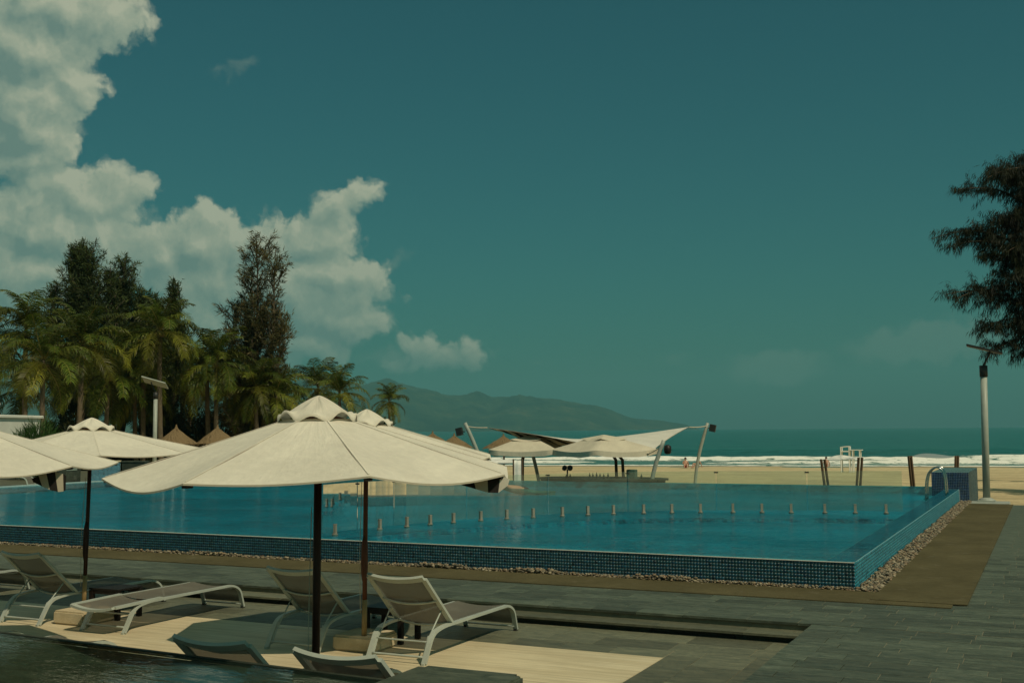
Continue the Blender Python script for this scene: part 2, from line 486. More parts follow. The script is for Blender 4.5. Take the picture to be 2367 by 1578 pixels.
def water_fn(tint, scale, strength, dist, rough=0.02, stretch=(1, 1, 1), murk=None):
    def fn(nt):
        c = nt.vm('MULTIPLY', gcoord(nt), stretch)
        a = nt.noise(c, scale, 4, 0.6, 0.6)
        b = nt.noise(nt.vm('ADD', c, (13, 7, 0)), scale * 4.3, 3, 0.6, 0.3)
        big = nt.noise(c, scale * 0.13, 3, 0.5)
        h = nt.m('MULTIPLY', nt.m('ADD', a, nt.m('MULTIPLY', b, 0.35)), nt.ss(big, 0.3, 0.7, 0.45, 1.1))
        nm = bump(nt, h, strength, dist)
        fr = nt.n('ShaderNodeFresnel', None, IOR=1.33, Normal=nm).outputs[0]
        gl = nt.n('ShaderNodeBsdfGlossy', None, Color=(1, 1, 1), Roughness=rough, Normal=nm)
        tr = nt.n('ShaderNodeBsdfTransparent', None, Color=tint)
        if murk is not None:
            df = nt.n('ShaderNodeBsdfDiffuse', None, Color=murk[0])
            tr = nt.n('ShaderNodeMixShader', None, i0=murk[1], i1=tr, i2=df)
        return nt.n('ShaderNodeMixShader', None, i0=fr, i1=tr, i2=gl)
    return fn
M['pool_water'] = mat('pool_water', water_fn((0.28, 0.82, 0.90), 2.6, 1.0, 0.20, 0.03, (0.45, 1.5, 1)))
M['basin_water'] = mat('basin_water', water_fn((0.65, 0.80, 0.76), 2.2, 0.25, 0.022, 0.02, (0.6, 1.5, 1)))
def floor_fn(nt):
    c = gcoord(nt)
    s = nt.n('ShaderNodeSeparateXYZ', None, i0=c)
    gx = nt.m('FRACT', nt.m('MULTIPLY', s.outputs[0], 20.0)); gy = nt.m('FRACT', nt.m('MULTIPLY', s.outputs[1], 20.0))
    ln = nt.m('MAXIMUM', nt.m('GREATER_THAN', gx, 0.9), nt.m('GREATER_THAN', gy, 0.9))
    wn = nt.n('ShaderNodeTexWhiteNoise', {'noise_dimensions': '2D'}, Vector=nt.vm('FLOOR', nt.vm('SCALE', c, scale=20.0))).outputs[0]
    cc = nt.ramp(wn, [(0.0, (0.004, 0.26, 0.36)), (0.6, (0.008, 0.35, 0.42)), (1.0, (0.014, 0.42, 0.47))])
    cc = nt.mix(1.0, cc, nt.ss(nt.noise(c, 0.35, 4, 0.6), 0.3, 0.7, 0.75, 1.15), 'MULTIPLY')
    cc = nt.mix(nt.m('MULTIPLY', ln, 0.6), cc, (0.2, 0.45, 0.5))
    return pbr(nt, cc, 0.4, 0.3)
M['pool_floor'] = mat('mosaic_pool_floor', floor_fn)

def sea_fn(nt):
    at = nt.n('ShaderNodeAttribute', {'attribute_name': 'tint'}).outputs[0]
    s = nt.n('ShaderNodeSeparateColor', None, i0=at)
    foam, shal = s.outputs[0], s.outputs[1]
    c = gcoord(nt)
    cs = nt.vm('MULTIPLY', nt.n('ShaderNodeVectorRotate', {'rotation_type': 'Z_AXIS'}, Vector=c, Angle=R(-9.7)).outputs[0], (0.45, 1.6, 1))
    a = nt.noise(cs, 0.55, 5, 0.62, 0.4); big = nt.noise(nt.vm('MULTIPLY', c, (0.35, 1.4, 1)), 0.012, 4, 0.6)
    deep = nt.ramp(big, [(0.3, (0.003, 0.085, 0.064)), (0.7, (0.007, 0.120, 0.086))])
    cc = nt.mix(shal, deep, (0.095, 0.20, 0.135))
    cc = nt.mix(1.0, cc, nt.ss(a, 0.3, 0.7, 0.8, 1.15), 'MULTIPLY')
    fn_ = nt.noise(nt.vm('MULTIPLY', c, (0.5, 1.2, 2.0)), 1.1, 6, 0.7, 0.6)
    fm = nt.ss(nt.m('ADD', nt.m('MULTIPLY', foam, 1.15), nt.m('MULTIPLY', nt.m('SUBTRACT', fn_, 0.5), 3.4)), 0.56, 0.86)
    cc = nt.mix(fm, cc, (0.80, 0.80, 0.72))
    ro = nt.m('ADD', 0.22, nt.m('MULTIPLY', fm, 0.6))
    return pbr(nt, cc, ro, nt.m('SUBTRACT', 0.32, nt.m('MULTIPLY', fm, 0.25)), normal=bump(nt, a, 0.55, 0.35))
M['sea'] = mat('sea_water', sea_fn)
def hill_fn(nt):
    c = gcoord(nt)
    a = nt.noise(c, 0.004, 7, 0.65); b = nt.noise(c, 0.03, 5, 0.7)
    cc = nt.ramp(nt.m('ADD', nt.m('MULTIPLY', a, 0.6), nt.m('MULTIPLY', b, 0.4)), [(0.40, (0.006, 0.022, 0.012)), (0.55, (0.035, 0.060, 0.028)), (0.68, (0.12, 0.11, 0.06))])
    return pbr(nt, cc, 0.9, 0.1)
M['hill'] = mat('forested_hill', hill_fn)

M['alu'] = plain('powder_coated_aluminium', (0.40, 0.435, 0.375), 0.42, var=0.10, scale=5, spec=0.45)
def sling_fn(nt):
    c = ocoord(nt)
    n1 = nt.noise(c, 3.0, 4, 0.6)
    w = nt.noise(c, 260, 1)
    cc = nt.ramp(n1, [(0.3, (0.148, 0.138, 0.108)), (0.7, (0.182, 0.170, 0.135))])
    cc = nt.mix(1.0, cc, nt.ss(w, 0.3, 0.7, 0.85, 1.12), 'MULTIPLY')
    p = pbr(nt, cc, 0.7, 0.25)
    t = nt.n('ShaderNodeBsdfTranslucent', None, Color=cc)
    m1 = nt.n('ShaderNodeMixShader', None, i0=0.12, i1=p, i2=t)
    tr = nt.n('ShaderNodeBsdfTransparent', None, Color=(1, 1, 1))
    return nt.n('ShaderNodeMixShader', None, i0=0.14, i1=m1, i2=tr)
M['sling'] = mat('taupe_mesh_sling', sling_fn)
def wood_fn(a, b, rough=0.55, axis=(12, 12, 1.2)):
    def fn(nt):
        c = nt.vm('MULTIPLY', ocoord(nt), axis)
        n1 = nt.noise(c, 3.0, 5, 0.65, 1.5)
        cc = nt.mix(nt.ss(n1, 0.3, 0.7), a, b)
        return pbr(nt, cc, rough, 0.3, normal=bump(nt, n1, 0.3, 0.004))
    return fn
M['wood_dark'] = mat('dark_varnished_wood', wood_fn((0.018, 0.007, 0.004), (0.040, 0.015, 0.008), 0.5))
M['wood_red'] = mat('red_brown_wood', wood_fn((0.085, 0.028, 0.013), (0.145, 0.05, 0.022), 0.5))
M['wood_pale'] = mat('worn_pale_wood', wood_fn((0.26, 0.175, 0.075), (0.40, 0.29, 0.14), 0.7))
M['wood_black'] = mat('black_brown_slat', wood_fn((0.008, 0.006, 0.005), (0.018, 0.013, 0.010), 0.5))
M['wood_post'] = mat('weathered_post', wood_fn((0.06, 0.038, 0.02), (0.13, 0.085, 0.05), 0.8))
def stone_fn(nt):
    c = ocoord(nt)
    a = nt.noise(c, 4, 6, 0.65); b = nt.noise(c, 40, 3, 0.6)
    cc = nt.ramp(a, [(0.3, (0.47, 0.385, 0.235)), (0.7, (0.63, 0.54, 0.36))])
    cc = nt.mix(nt.ss(b, 0.68, 0.74, 0, 0.6), cc, (0.2, 0.15, 0.09))
    return pbr(nt, cc, 0.85, 0.2, normal=bump(nt, nt.m('ADD', a, b), 0.4, 0.01))
M['stone'] = mat('sandstone_block', stone_fn)
M['grey_paint'] = plain('grey_painted_steel', (0.33, 0.36, 0.31), 0.5, var=0.12, scale=4)
M['dark_metal'] = plain('dark_metal', (0.022, 0.024, 0.022), 0.5, var=0.2, scale=12)
M['spigot'] = plain('brushed_spigot', (0.36, 0.33, 0.26), 0.35, metal=0.4, var=0.1, scale=10)
M['steel'] = plain('polished_steel', (0.55, 0.55, 0.50), 0.2, metal=1.0, var=0.1, scale=10)
M['white'] = plain('white_paint', (0.76, 0.75, 0.68), 0.6, var=0.06, scale=3)
M['render_white'] = plain('white_plaster', (0.66, 0.67, 0.60), 0.85, var=0.08, scale=1.2, bumps=0.2)
M['rope'] = plain('pale_rope', (0.52, 0.47, 0.36), 0.9, var=0.15, scale=40)
M['skin'] = plain('skin', (0.46, 0.25, 0.16), 0.55, var=0.08, scale=10)
M['hair'] = plain('dark_hair', (0.02, 0.014, 0.01), 0.6)
M['cloth_red'] = plain('red_swimwear', (0.35, 0.04, 0.03), 0.8)
M['cloth_dark'] = plain('dark_swimwear', (0.03, 0.03, 0.04), 0.8)
M['cloth_white'] = plain('white_cloth', (0.72, 0.72, 0.66), 0.9)
M['bark'] = plain('grey_bark', (0.105, 0.082, 0.055), 0.95, var=0.35, scale=5, bumps=0.8)
M['palm_bark'] = plain('ringed_palm_bark', (0.11, 0.085, 0.052), 0.95, var=0.3, scale=6, bumps=0.8)
def glass_fn(nt):
    fr = nt.n('ShaderNodeFresnel', None, IOR=1.45).outputs[0]
    gl = nt.n('ShaderNodeBsdfGlossy', None, Color=(1, 1, 1), Roughness=0.02)
    tr = nt.n('ShaderNodeBsdfTransparent', None, Color=(0.87, 0.94, 0.91))
    df = nt.n('ShaderNodeBsdfDiffuse', None, Color=(0.42, 0.52, 0.46))
    c = gcoord(nt)
    dirt = nt.ss(nt.noise(c, 1.5, 5, 0.6), 0.3, 0.7, 0.025, 0.07)
    m1 = nt.n('ShaderNodeMixShader', None, i0=dirt, i1=tr, i2=df)
    return nt.n('ShaderNodeMixShader', None, i0=fr, i1=m1, i2=gl)
M['glass'] = mat('clear_pool_glass', glass_fn)
def thatch_fn(nt):
    c = ocoord(nt)
    n1 = nt.noise(nt.vm('MULTIPLY', c, (9, 9, 1.5)), 4, 5, 0.7)
    cc = nt.ramp(n1, [(0.25, (0.10, 0.068, 0.035)), (0.75, (0.30, 0.215, 0.115))])
    return pbr(nt, cc, 0.95, 0.1, normal=bump(nt, n1, 0.8, 0.05))
M['thatch'] = mat('dry_palm_thatch', thatch_fn)
M['solar'] = plain('solar_cells', (0.025, 0.032, 0.038), 0.25, var=0.15, scale=3, spec=0.6)
M['soil'] = plain('leaf_litter_soil', (0.10, 0.085, 0.045), 0.95, var=0.3, scale=0.8, bumps=0.5)

# ================================================================== STRUCTURE
WZ = 0.385          # pool water level
LZ = -0.185         # sunken lounge floor
SEA_Z = -1.6
T9 = R(9.7); SN = np.array([-math.sin(T9), math.cos(T9)]); ST = np.array([math.cos(T9), math.sin(T9)]); S0 = np.array([-25.0, 115.0])

def vnoise(x, y, seed=0):
    "smooth value noise, numpy"
    x = np.asarray(x, float); y = np.asarray(y, float)
    xi = np.floor(x).astype(np.int64); yi = np.floor(y).astype(np.int64); xf = x - xi; yf = y - yi
    def h(a, b):
        n = (a * 374761393 + b * 668265263 + seed * 1442695041) & 0x7fffffff
        n = ((n ^ (n >> 13)) * 1274126177) & 0x7fffffff
        return ((n ^ (n >> 16)) & 0xffff) / 65535.0
    u_ = xf * xf * (3 - 2 * xf); v_ = yf * yf * (3 - 2 * yf)
    return (h(xi, yi) * (1 - u_) + h(xi + 1, yi) * u_) * (1 - v_) + (h(xi, yi + 1) * (1 - u_) + h(xi + 1, yi + 1) * u_) * v_
def fbm(x, y, seed=0, oct=4):
    s_ = 0; a = 0.5
    for i in range(oct):
        s_ = s_ + a * vnoise(np.asarray(x) * 2 ** i, np.asarray(y) * 2 ** i, seed + i); a *= 0.5
    return s_

# ---- beach
def smooth01(t):
    t = np.clip(t, 0, 1); return t * t * (3 - 2 * t)
def axis_pts(brk):
    out = []
    for a, b, st in brk: out += list(np.arange(a, b, st))
    return np.array(out + [brk[-1][1]])
# sheet in (along-shore, offshore) coordinates
ga = axis_pts([(-900, -140, 60), (-140, 90, 1.6), (90, 900, 60)])
gs = axis_pts([(-700, -140, 40), (-140, -84, 4), (-84, 16, 1.0), (16, 40, 8)])
A_, S_ = np.meshgrid(ga, gs)
X_ = S0[0] + ST[0] * A_ + SN[0] * S_; Y_ = S0[1] + ST[1] * A_ + SN[1] * S_
Zb = -0.45 - 1.15 * smooth01((S_ + 75) / 75.0) - 0.07 * np.maximum(S_, 0)
Zb += (fbm(X_ * 0.35, Y_ * 0.35, 3) - 0.47) * 0.22 * smooth01((-S_) / 12.0) * smooth01((Y_ - 38) / 4.0)
wet = np.clip(1 - np.abs(S_ + 1.0) / 4.5, 0, 1) * 0.9
nu, nv = len(ga), len(gs)
idx = np.arange(nu * nv).reshape(nv, nu)
Fq = np.stack([idx[:-1, :-1], idx[:-1, 1:], idx[1:, 1:], idx[1:, :-1]], -1).reshape(-1, 4)
beach = obj('beach', npmesh('beach', np.stack([X_, Y_, Zb], -1).reshape(-1, 3), Fq, M['sand'],
                            np.repeat(wet.reshape(-1, 1), 3, 1), True))
tag(beach, kind='structure')

# ---- sea with breakers
ga = axis_pts([(-12000, -400, 1450), (-400, -80, 20), (-80, 75, 0.7), (75, 400, 20), (400, 12000, 1450)])
gs = axis_pts([(-6, 90, 0.45), (90, 300, 6), (300, 1500, 100), (1500, 12000, 1500)])
A_, S_ = np.meshgrid(ga, gs)
zz = np.zeros_like(A_); foam = np.zeros_like(A_)
near = (np.abs(A_) < 300)
def breaker(s0, amp, width, foamw, seed, lim=0.45, wob=6.0, back=3.0):
    global zz, foam
    off = (fbm(A_ * 0.03, A_ * 0 + seed, seed, 3) - 0.45) * wob * 2 + (fbm(A_ * 0.3, A_ * 0 + 3.3, seed + 9, 3) - 0.45) * 1.2
    am = smooth01((fbm(A_ * 0.025 + seed * 7.7, A_ * 0 + 1.7, seed + 5, 2) - lim + 0.12) / 0.24)
    d = S_ - (s0 + off)
    prof = np.where(d < 0, np.exp(-(d / (width * 0.55)) ** 2), np.exp(-(d / (width * 1.6)) ** 2))
    zz = zz + amp * am * prof * (0.75 + 0.5 * fbm(A_ * 0.7, S_ * 0.7, seed + 2, 3)) * near
    fo = np.where(d > 0, np.exp(-(d / (foamw * 0.22)) ** 2), np.exp(-(np.abs(d) / foamw) ** 1.5)) * smooth01((am - 0.12) / 0.3)
    foam = np.maximum(foam, fo * near)
breaker(0.6, 0.10, 0.8, 1.6, 1, 0.30, 1.2)
breaker(9.5, 0.32, 1.6, 2.8, 2, 0.38, 4.0)
breaker(20, 0.40, 1.9, 3.4, 6, 0.40, 5.5)
breaker(36, 0.80, 2.3, 5.0, 3, 0.33, 6.0)
breaker(60, 0.50, 3.0, 2.6, 4, 0.55, 5.0)
zz += (fbm(A_ * 0.12, S_ * 0.45, 31, 4) - 0.47) * 0.5 * near * smooth01(S_ / 30.0)
zz = np.where(S_ < 1.0, zz * 0.5, zz)
shal = np.clip(1 - (S_ - 2) / 46.0, 0, 1) ** 1.3
X_ = S0[0] + ST[0] * A_ + SN[0] * S_; Y_ = S0[1] + ST[1] * A_ + SN[1] * S_
nu, nv = len(ga), len(gs); idx = np.arange(nu * nv).reshape(nv, nu)
Fq = np.stack([idx[:-1, :-1], idx[:-1, 1:], idx[1:, 1:], idx[1:, :-1]], -1).reshape(-1, 4)
sea = obj('sea', npmesh('sea', np.stack([X_, Y_, SEA_Z + zz], -1).reshape(-1, 3), Fq, M['sea'],
                        np.stack([foam, shal, foam * 0], -1).reshape(-1, 3), True))
tag(sea, kind='structure')

# ---- hills across the bay
RIDGE = [(-6706,4504,563),(-5969,4869,475),(-5229,5230,447),(-4587,5542,436),(-4342,5665,393),(-4248,5714,351),(-4098,5789,323),
 (-4015,5831,314),(-3936,5870,297),(-3872,5902,291),(-3761,5954,303),(-3664,6001,300),(-3555,6058,263),(-3423,6125,227),(-3265,6201,228),
 (-3172,6249,197),(-3041,6312,205),(-2918,6372,206),(-2795,6432,197),(-2679,6490,174),(-2513,6575,126),(-2377,6645,76),(-2240,6713,64),
 (-2103,6782,33),(-2020,6825,2)]
rp = np.array(RIDGE, float)
cum = np.concatenate([[0], np.cumsum(np.hypot(np.diff(rp[:, 0]), np.diff(rp[:, 1])))])
tt = np.arange(0, cum[-1], 22.0)
rx = np.interp(tt, cum, rp[:, 0]); ry = np.interp(tt, cum, rp[:, 1]); rz = np.interp(tt, cum, rp[:, 2])
nrm = np.array([0.436, -0.9])
ww = np.linspace(-1.0, 1.0, 61)
Tm, Wm = np.meshgrid(np.arange(len(tt)), ww)
hgt = rz[Tm]
half = 350 + hgt * 4.2
spur = (fbm(tt[Tm] / 260.0 + Wm * 0.6, Wm * 2.1, 11, 4) - 0.47) * 2
px_ = rx[Tm] + nrm[0] * Wm * half; py_ = ry[Tm] + nrm[1] * Wm * half
prof = np.cos(np.abs(Wm) * math.pi / 2) ** 1.25
zh = hgt * prof * (1 + spur * 1.0 * np.clip(np.abs(Wm) * 3.0, 0, 1) * (1 - np.abs(Wm)))
zh += (fbm(px_ / 90.0, py_ / 90.0, 19, 4) - 0.47) * 26 * np.clip(hgt / 120, 0, 1) * (1 - np.abs(Wm) ** 3)
zh = zh - 6 * np.abs(Wm) ** 6 + SEA_Z
idx = np.arange(zh.size).reshape(zh.shape)
Fq = np.stack([idx[:-1, :-1], idx[1:, :-1], idx[1:, 1:], idx[:-1, 1:]], -1).reshape(-1, 4)
hills = obj('hills', npmesh('hills', np.stack([px_, py_, zh], -1).reshape(-1, 3), Fq, M['hill'], None, True))
tag(hills, kind='structure')

# ---- swimming pool
PX0, PX1, PY0, PY1 = -33.0, -2.52, 16.1, 37.4
mb = MB()
mb.box(((PX0 + PX1) / 2, PY0 + 0.106, -0.02), (PX1 - PX0 - 0.012, 0.2, 0.786))             # front wall
mb.box((PX1 - 0.206, (PY0 + PY1) / 2, -0.02), (0.4, PY1 - PY0 - 0.03, 0.784))                # side wall and rim
mb.box(((PX0 + PX1) / 2, PY1 - 0.1, -0.22), (PX1 - PX0, 0.2, 1.19))                          # far weir
mb.box((PX0 - 0.1, (PY0 + PY1) / 2, -0.05), (0.2, PY1 - PY0, 0.95))
pool = mb.build('swimming_pool', M['grout']); tag(pool, kind='structure')
mb = MB(); mb.box(((PX0 + PX1) / 2, (PY0 + PY1) / 2, 0.115), (PX1 - PX0 - 0.4, PY1 - PY0 - 0.2, 0.1))
mb.build('pool_floor', M['pool_floor'], pool)
ARC = [(-11.75,16.3),(-11.78,17.2),(-11.55,18.3),(-11.2,19.5),(-10.74,20.66),(-10.04,21.8),(-9.2,22.85),(-8.3,23.7),(-7.08,24.42),(-5.84,24.87),(-4.55,25.22),(-2.94,25.64)]
def catmull(pts, n=10):
    P_ = [Vector((*p, 0)) if len(p) == 2 else Vector(p) for p in pts]
    P_ = [P_[0] * 2 - P_[1]] + P_ + [P_[-1] * 2 - P_[-2]]
    out = []
    for i in range(1, len(P_) - 2):
        a, b, c, d = P_[i - 1:i + 3]
        for k in range(n):
            t = k / n
            out.append(0.5 * ((2 * b) + (c - a) * t + (2 * a - 5 * b + 4 * c - d) * t * t + (3 * b - a - 3 * c + d) * t ** 3))
    out.append(P_[-2])
    return out
arc = catmull(ARC, 8)
mb = MB(); mb.tube([(p.x, p.y, 0.21) for p in arc], (0.16, 0.09), up=(0, 0, 1)); mb.build('dividing_wall', M['pool_floor'], pool)
mb = MB(); mb.add([(PX0, PY0, WZ), (PX1, PY0, WZ), (PX1, PY1, WZ), (PX0, PY1, WZ)], [(0, 1, 2, 3)])
wl = MB(); wl.box(((PX0 + PX1) / 2, PY0 - 0.001, 0.3765), (PX1 - PX0, 0.012, 0.011)); wl.build('grout_highlight', M['white'], pool)  # pale grout line, its bright highlight put in as a white strip
water = mb.build('pool_water', M['pool_water']); tag(water, kind='structure')

def tiles(name, parent, o, du, dv, nrm_, nu_, nv_, pitch=0.048, pal=None, gap=0.0055, th=0.006, seed=1):
    "mosaic: every tile its own raised piece, joined"
    rng = np.random.default_rng(seed)
    o, du, dv, nn = (np.array(a, float) for a in (o, du, dv, nrm_))
    I, J = np.meshgrid(np.arange(nu_), np.arange(nv_)); I = I.ravel(); J = J.ravel(); n = len(I)
    w = pitch - gap
    base = o + I[:, None] * pitch * du + J[:, None] * pitch * dv + (du + dv) * gap / 2
    tl = rng.normal(0, 0.0007, (n, 4))
    V = np.zeros((n, 8, 3)); b = 0.003
    for k, (a_, c_) in enumerate(((0, 0), (1, 0), (1, 1), (0, 1))):
        V[:, k] = base + du * w * a_ + dv * w * c_
        V[:, 4 + k] = base + du * (w * a_ + b * (1 - 2 * a_)) + dv * (w * c_ + b * (1 - 2 * c_)) + nn * (th + tl[:, k])[:, None]
    f = np.array([(4, 5, 6, 7), (0, 1, 5, 4), (1, 2, 6, 5), (2, 3, 7, 6), (3, 0, 4, 7)])
    if np.dot(np.cross(du, dv), nn) < 0: f = f[:, ::-1]
    Fq = (np.arange(n)[:, None, None] * 8 + f[None]).reshape(-1, 4)
    pal = np.array(pal)
    ci = pal[rng.integers(0, len(pal), n)] * (0.75 + 0.5 * rng.random((n, 1)))
    dk = rng.random(n) < 0.05; ci[dk] *= 0.4
    o_ = obj(name, npmesh(name, V.reshape(-1, 3), Fq, M['tile'], np.repeat(ci, 8, 0)), parent)
    return tag(o_, kind='stuff')
BLUE = [(0.006, 0.048, 0.075), (0.009, 0.060, 0.092), (0.005, 0.036, 0.066), (0.008, 0.052, 0.068), (0.006, 0.040, 0.052)]
BRIGHT = [(0.02, 0.19, 0.25), (0.03, 0.23, 0.29), (0.02, 0.16, 0.23)]
nt_ = int(30.3 / 0.048)
tiles('wall_tiles', pool, (PX1 - 0.0, PY0 + 0.006, 0.375), (-1, 0, 0), (0, 0, -1), (0, -1, 0), nt_, 8, 0.0475, BLUE, seed=2)
tiles('wall_tiles', pool, (PX1 - 0.006, PY0 + 0.006, 0.370), (0, 1, 0), (0, 0, -1), (1, 0, 0), int(20.1 / 0.048), 8, 0.0475, BRIGHT, seed=3)  # side wall tiles coloured paler than the front to carry the grazing light
tiles('rim_tiles', pool, (PX1 - 0.01, PY0 + 0.01, 0.3725), (-1, 0, 0), (0, 1, 0), (0, 0, 1), 8, int(20.1 / 0.048), 0.048, BRIGHT, seed=4)
tiles('left_wall_tiles', pool, (PX0 + 0.001, PY0 + 0.3, 0.36), (0, 1, 0), (0, 0, -1), (1, 0, 0), int(20.6 / 0.048), 4, 0.048, BRIGHT, seed=5)

# ---- tiled block at the end of the pool rim
BX0, BX1, BY0, BY1, BT = -3.31, -2.25, 36.2, 40.7, 0.875
blk = thing('tiled_plinth', 'dark blue mosaic tiled block at the far end of the pool rim', 'plinth', ((BX0 + BX1) / 2, (BY0 + BY1) / 2, 0))
mb = MB(); mb.box((0, 0, -0.1), (BX1 - BX0 - 0.012, BY1 - BY0 - 0.012, 2 * BT - 0.012 + 0.2)); mb.v = [(x, y, max(z, -1.0)) for x, y, z in mb.v]
mb.build('core', M['grout'], blk)
cx, cy_ = (BX0 + BX1) / 2, (BY0 + BY1) / 2
tiles('front_tiles', blk, (BX0 - cx, BY0 - cy_ + 0.006, BT), (1, 0, 0), (0, 0, -1), (0, -1, 0), 22, 18, 0.048, [(0.006, 0.03, 0.10), (0.008, 0.04, 0.12), (0.005, 0.022, 0.07)], seed=6)  # front tiles darkened, top tiles paled: shade and sunlight put into the colours
tiles('side_tiles', blk, (BX1 - cx - 0.006, BY0 - cy_, BT), (0, 1, 0), (0, 0, -1), (1, 0, 0), 93, 27, 0.048, BLUE, seed=7)
tiles('top_tiles', blk, (BX0 - cx, BY0 - cy_, BT - 0.003), (1, 0, 0), (0, 1, 0), (0, 0, 1), 22, 93, 0.048, [(0.08, 0.15, 0.15), (0.10, 0.18, 0.17)], seed=8)

# ---- pool deck (upper level, z = 0)
def slab_mesh(name, w, d, m, t=0.03, b=0.0025):
    mb = MB(); mb.cbox((0, 0, -t / 2), (w, d, t), b)
    return mb.mesh(name, m)
CAMF = Vector((-math.sin(R(25.85)), math.cos(R(25.85)), 0)); CAMR = Vector((math.cos(R(25.85)), math.sin(R(25.85)), 0))
def in_view(x, y, z, pad=0.3):
    q = Vector((x, y, 0)); dep = q.dot(CAMF)
    if dep < 1: return False, dep
    lat = q.dot(CAMR)
    if abs(lat) > 0.464 * dep + pad: return False, dep
    if (2.25 - z) / dep > 0.233 + 0.05: return False, dep
    return True, dep
mb = MB()
mb.box((-0.25 + 1.5, 22.2, -0.0505), (6.0, 26.1, 0.09))
mb.box((-12.6, 14.75, -0.0500), (21.8, 3.1, 0.09))
mb.box((3.4 - 2.6, 5.4, -0.0495), (6.7, 7.6, 0.09))
deck = mb.build('pool_deck', M['mortar']); tag(deck, kind='structure')
# slab courses
cells = []
y = 1.8
course = 0
LENS = [0.44, 0.60, 0.60, 0.78]
while y < 35.2:
    dpt = [0.285, 0.285, 0.22][course % 3] if y < 13.17 or y > 14.9 else 0.29
    if y < 13.17 < y + dpt: dpt = 13.17 - y
    if y + dpt > 35.22: dpt = 35.22 - y
    if dpt < 0.06: y += dpt; continue
    yc = y + dpt / 2
    if yc < 13.17: xl = -2.56
    elif yc < 14.94: xl = -23.4
    elif yc < 15.24: xl = -1.20
    else: xl = -1.06
    x = xl
    first = True
    while x < 4.2:
        w = random.choice(LENS) * (random.uniform(0.4, 1.0) if first else 1)
        first = False
        if x + w > 4.2: w = 4.2 - x
        if w < 0.08: break
        cells.append((x + w / 2, yc, w, dpt)); x += w
    y += dpt; course += 1
slab_cache = {}
def lay(cells, z, m, parent, limit, name='paving_slab'):
    vis = []
    rest = []
    for c in cells:
        ok, dep = in_view(c[0], c[1], z)
        (vis if ok else rest).append((dep, c))
    vis.sort(key=lambda t: t[0]); rest += vis[limit:]; vis = vis[:limit]
    for dep, (x, y, w, d) in vis:
        key = (round(w, 2), round(d, 2), m.name)
        if key not in slab_cache: slab_cache[key] = slab_mesh('paving_slab', key[0] - 0.007, key[1] - 0.007, m)
        o = obj(name, slab_cache[key], parent, (x, y, z + random.uniform(-0.0012, 0.0012)))
        o.rotation_euler = (random.gauss(0, 0.0012), random.gauss(0, 0.0012), 0)
    if rest:
        mb = MB()
        for dep, (x, y, w, d) in rest: mb.cbox((x, y, z - 0.015), (w - 0.007, d - 0.007, 0.03), 0.004)
        tag(mb.build('far_slabs', m, parent), kind='stuff')
lay(cells, 0.0, M['slate'], deck, 300)
# coping along the recess edge, olive mats
mb = MB()
mb.box(((-22.5 - 1.19) / 2, 15.46, 0.004), (22.5 - 1.19, 1.05, 0.012))
mt = mb.build('floor_mat', M['mat']); tag(mt, 'long olive brown mat running along the front of the raised pool', 'mat', 'mats round the pool')
mb = MB(); mb.box(((-2.2 - 1.02) / 2, 25.17, 0.0125), (1.18, 19.9, 0.012))
mt = mb.build('floor_mat', M['mat']); tag(mt, 'olive brown mat running back beside the pebbles to the lamp post', 'mat', 'mats round the pool')

# ---- pebbles along the pool wall
rng = np.random.default_rng(5)
ico = bmesh.new(); bmesh.ops.create_icosphere(ico, subdivisions=1, radius=1.0)
iv = np.array([v_.co[:] for v_ in ico.verts]); ico.faces.ensure_lookup_table(); ifc = np.array([[l.vert.index for l in f.loops] for f in ico.faces]); ico.free()
def pebbles(n, fx, fy, fz, smin, smax):
    sz = rng.uniform(smin, smax, n)
    ang_ = rng.uniform(0, 2 * math.pi, n); tl = rng.normal(0, 0.3, n)
    V = iv[None] * np.stack([sz, sz * rng.uniform(0.6, 0.9, n), sz * rng.uniform(0.4, 0.65, n)], -1)[:, None]
    V = V * (1 + rng.normal(0, 0.07, V.shape[:2] + (1,)))
    y_, z_ = V[..., 1] * np.cos(tl)[:, None] - V[..., 2] * np.sin(tl)[:, None], V[..., 1] * np.sin(tl)[:, None] + V[..., 2] * np.cos(tl)[:, None]
    x2 = V[..., 0] * np.cos(ang_)[:, None] - y_ * np.sin(ang_)[:, None]; y2 = V[..., 0] * np.sin(ang_)[:, None] + y_ * np.cos(ang_)[:, None]
    V = np.stack([x2 + fx(n)[:, None], y2 + fy(n)[:, None], z_ + fz(n)[:, None]], -1)
    F_ = (np.arange(n)[:, None, None] * 12 + ifc[None]).reshape(-1, 3)
    pal = np.array([(0.30, 0.24, 0.15), (0.38, 0.32, 0.21), (0.22, 0.19, 0.13), (0.30, 0.21, 0.13), (0.16, 0.15, 0.11), (0.42, 0.36, 0.25)])
    c_ = pal[rng.integers(0, 6, n)] * rng.uniform(0.5, 0.88, (n, 1))
    return V.reshape(-1, 3), F_, np.repeat(c_, 12, 0)
a1 = pebbles(3600, lambda n: rng.uniform(-2.50, -2.19, n), lambda n: rng.uniform(15.95, 36.1, n), lambda n: rng.uniform(0.0, 0.045, n), 0.018, 0.042)
a2 = pebbles(3400, lambda n: rng.uniform(-22, -2.3, n), lambda n: 16.085 - np.abs(rng.normal(0, 0.06, n)), lambda n: rng.uniform(0.0, 0.04, n), 0.014, 0.034)
a3 = pebbles(320, lambda n: np.concatenate([rng.normal(c0, 0.22, n // 4) for c0 in (-9.1, -7.4, -13.9, -5.2)]), lambda n: 16.05 - np.abs(rng.normal(0, 0.05, n)), lambda n: rng.uniform(0.03, 0.075, n), 0.02, 0.045)
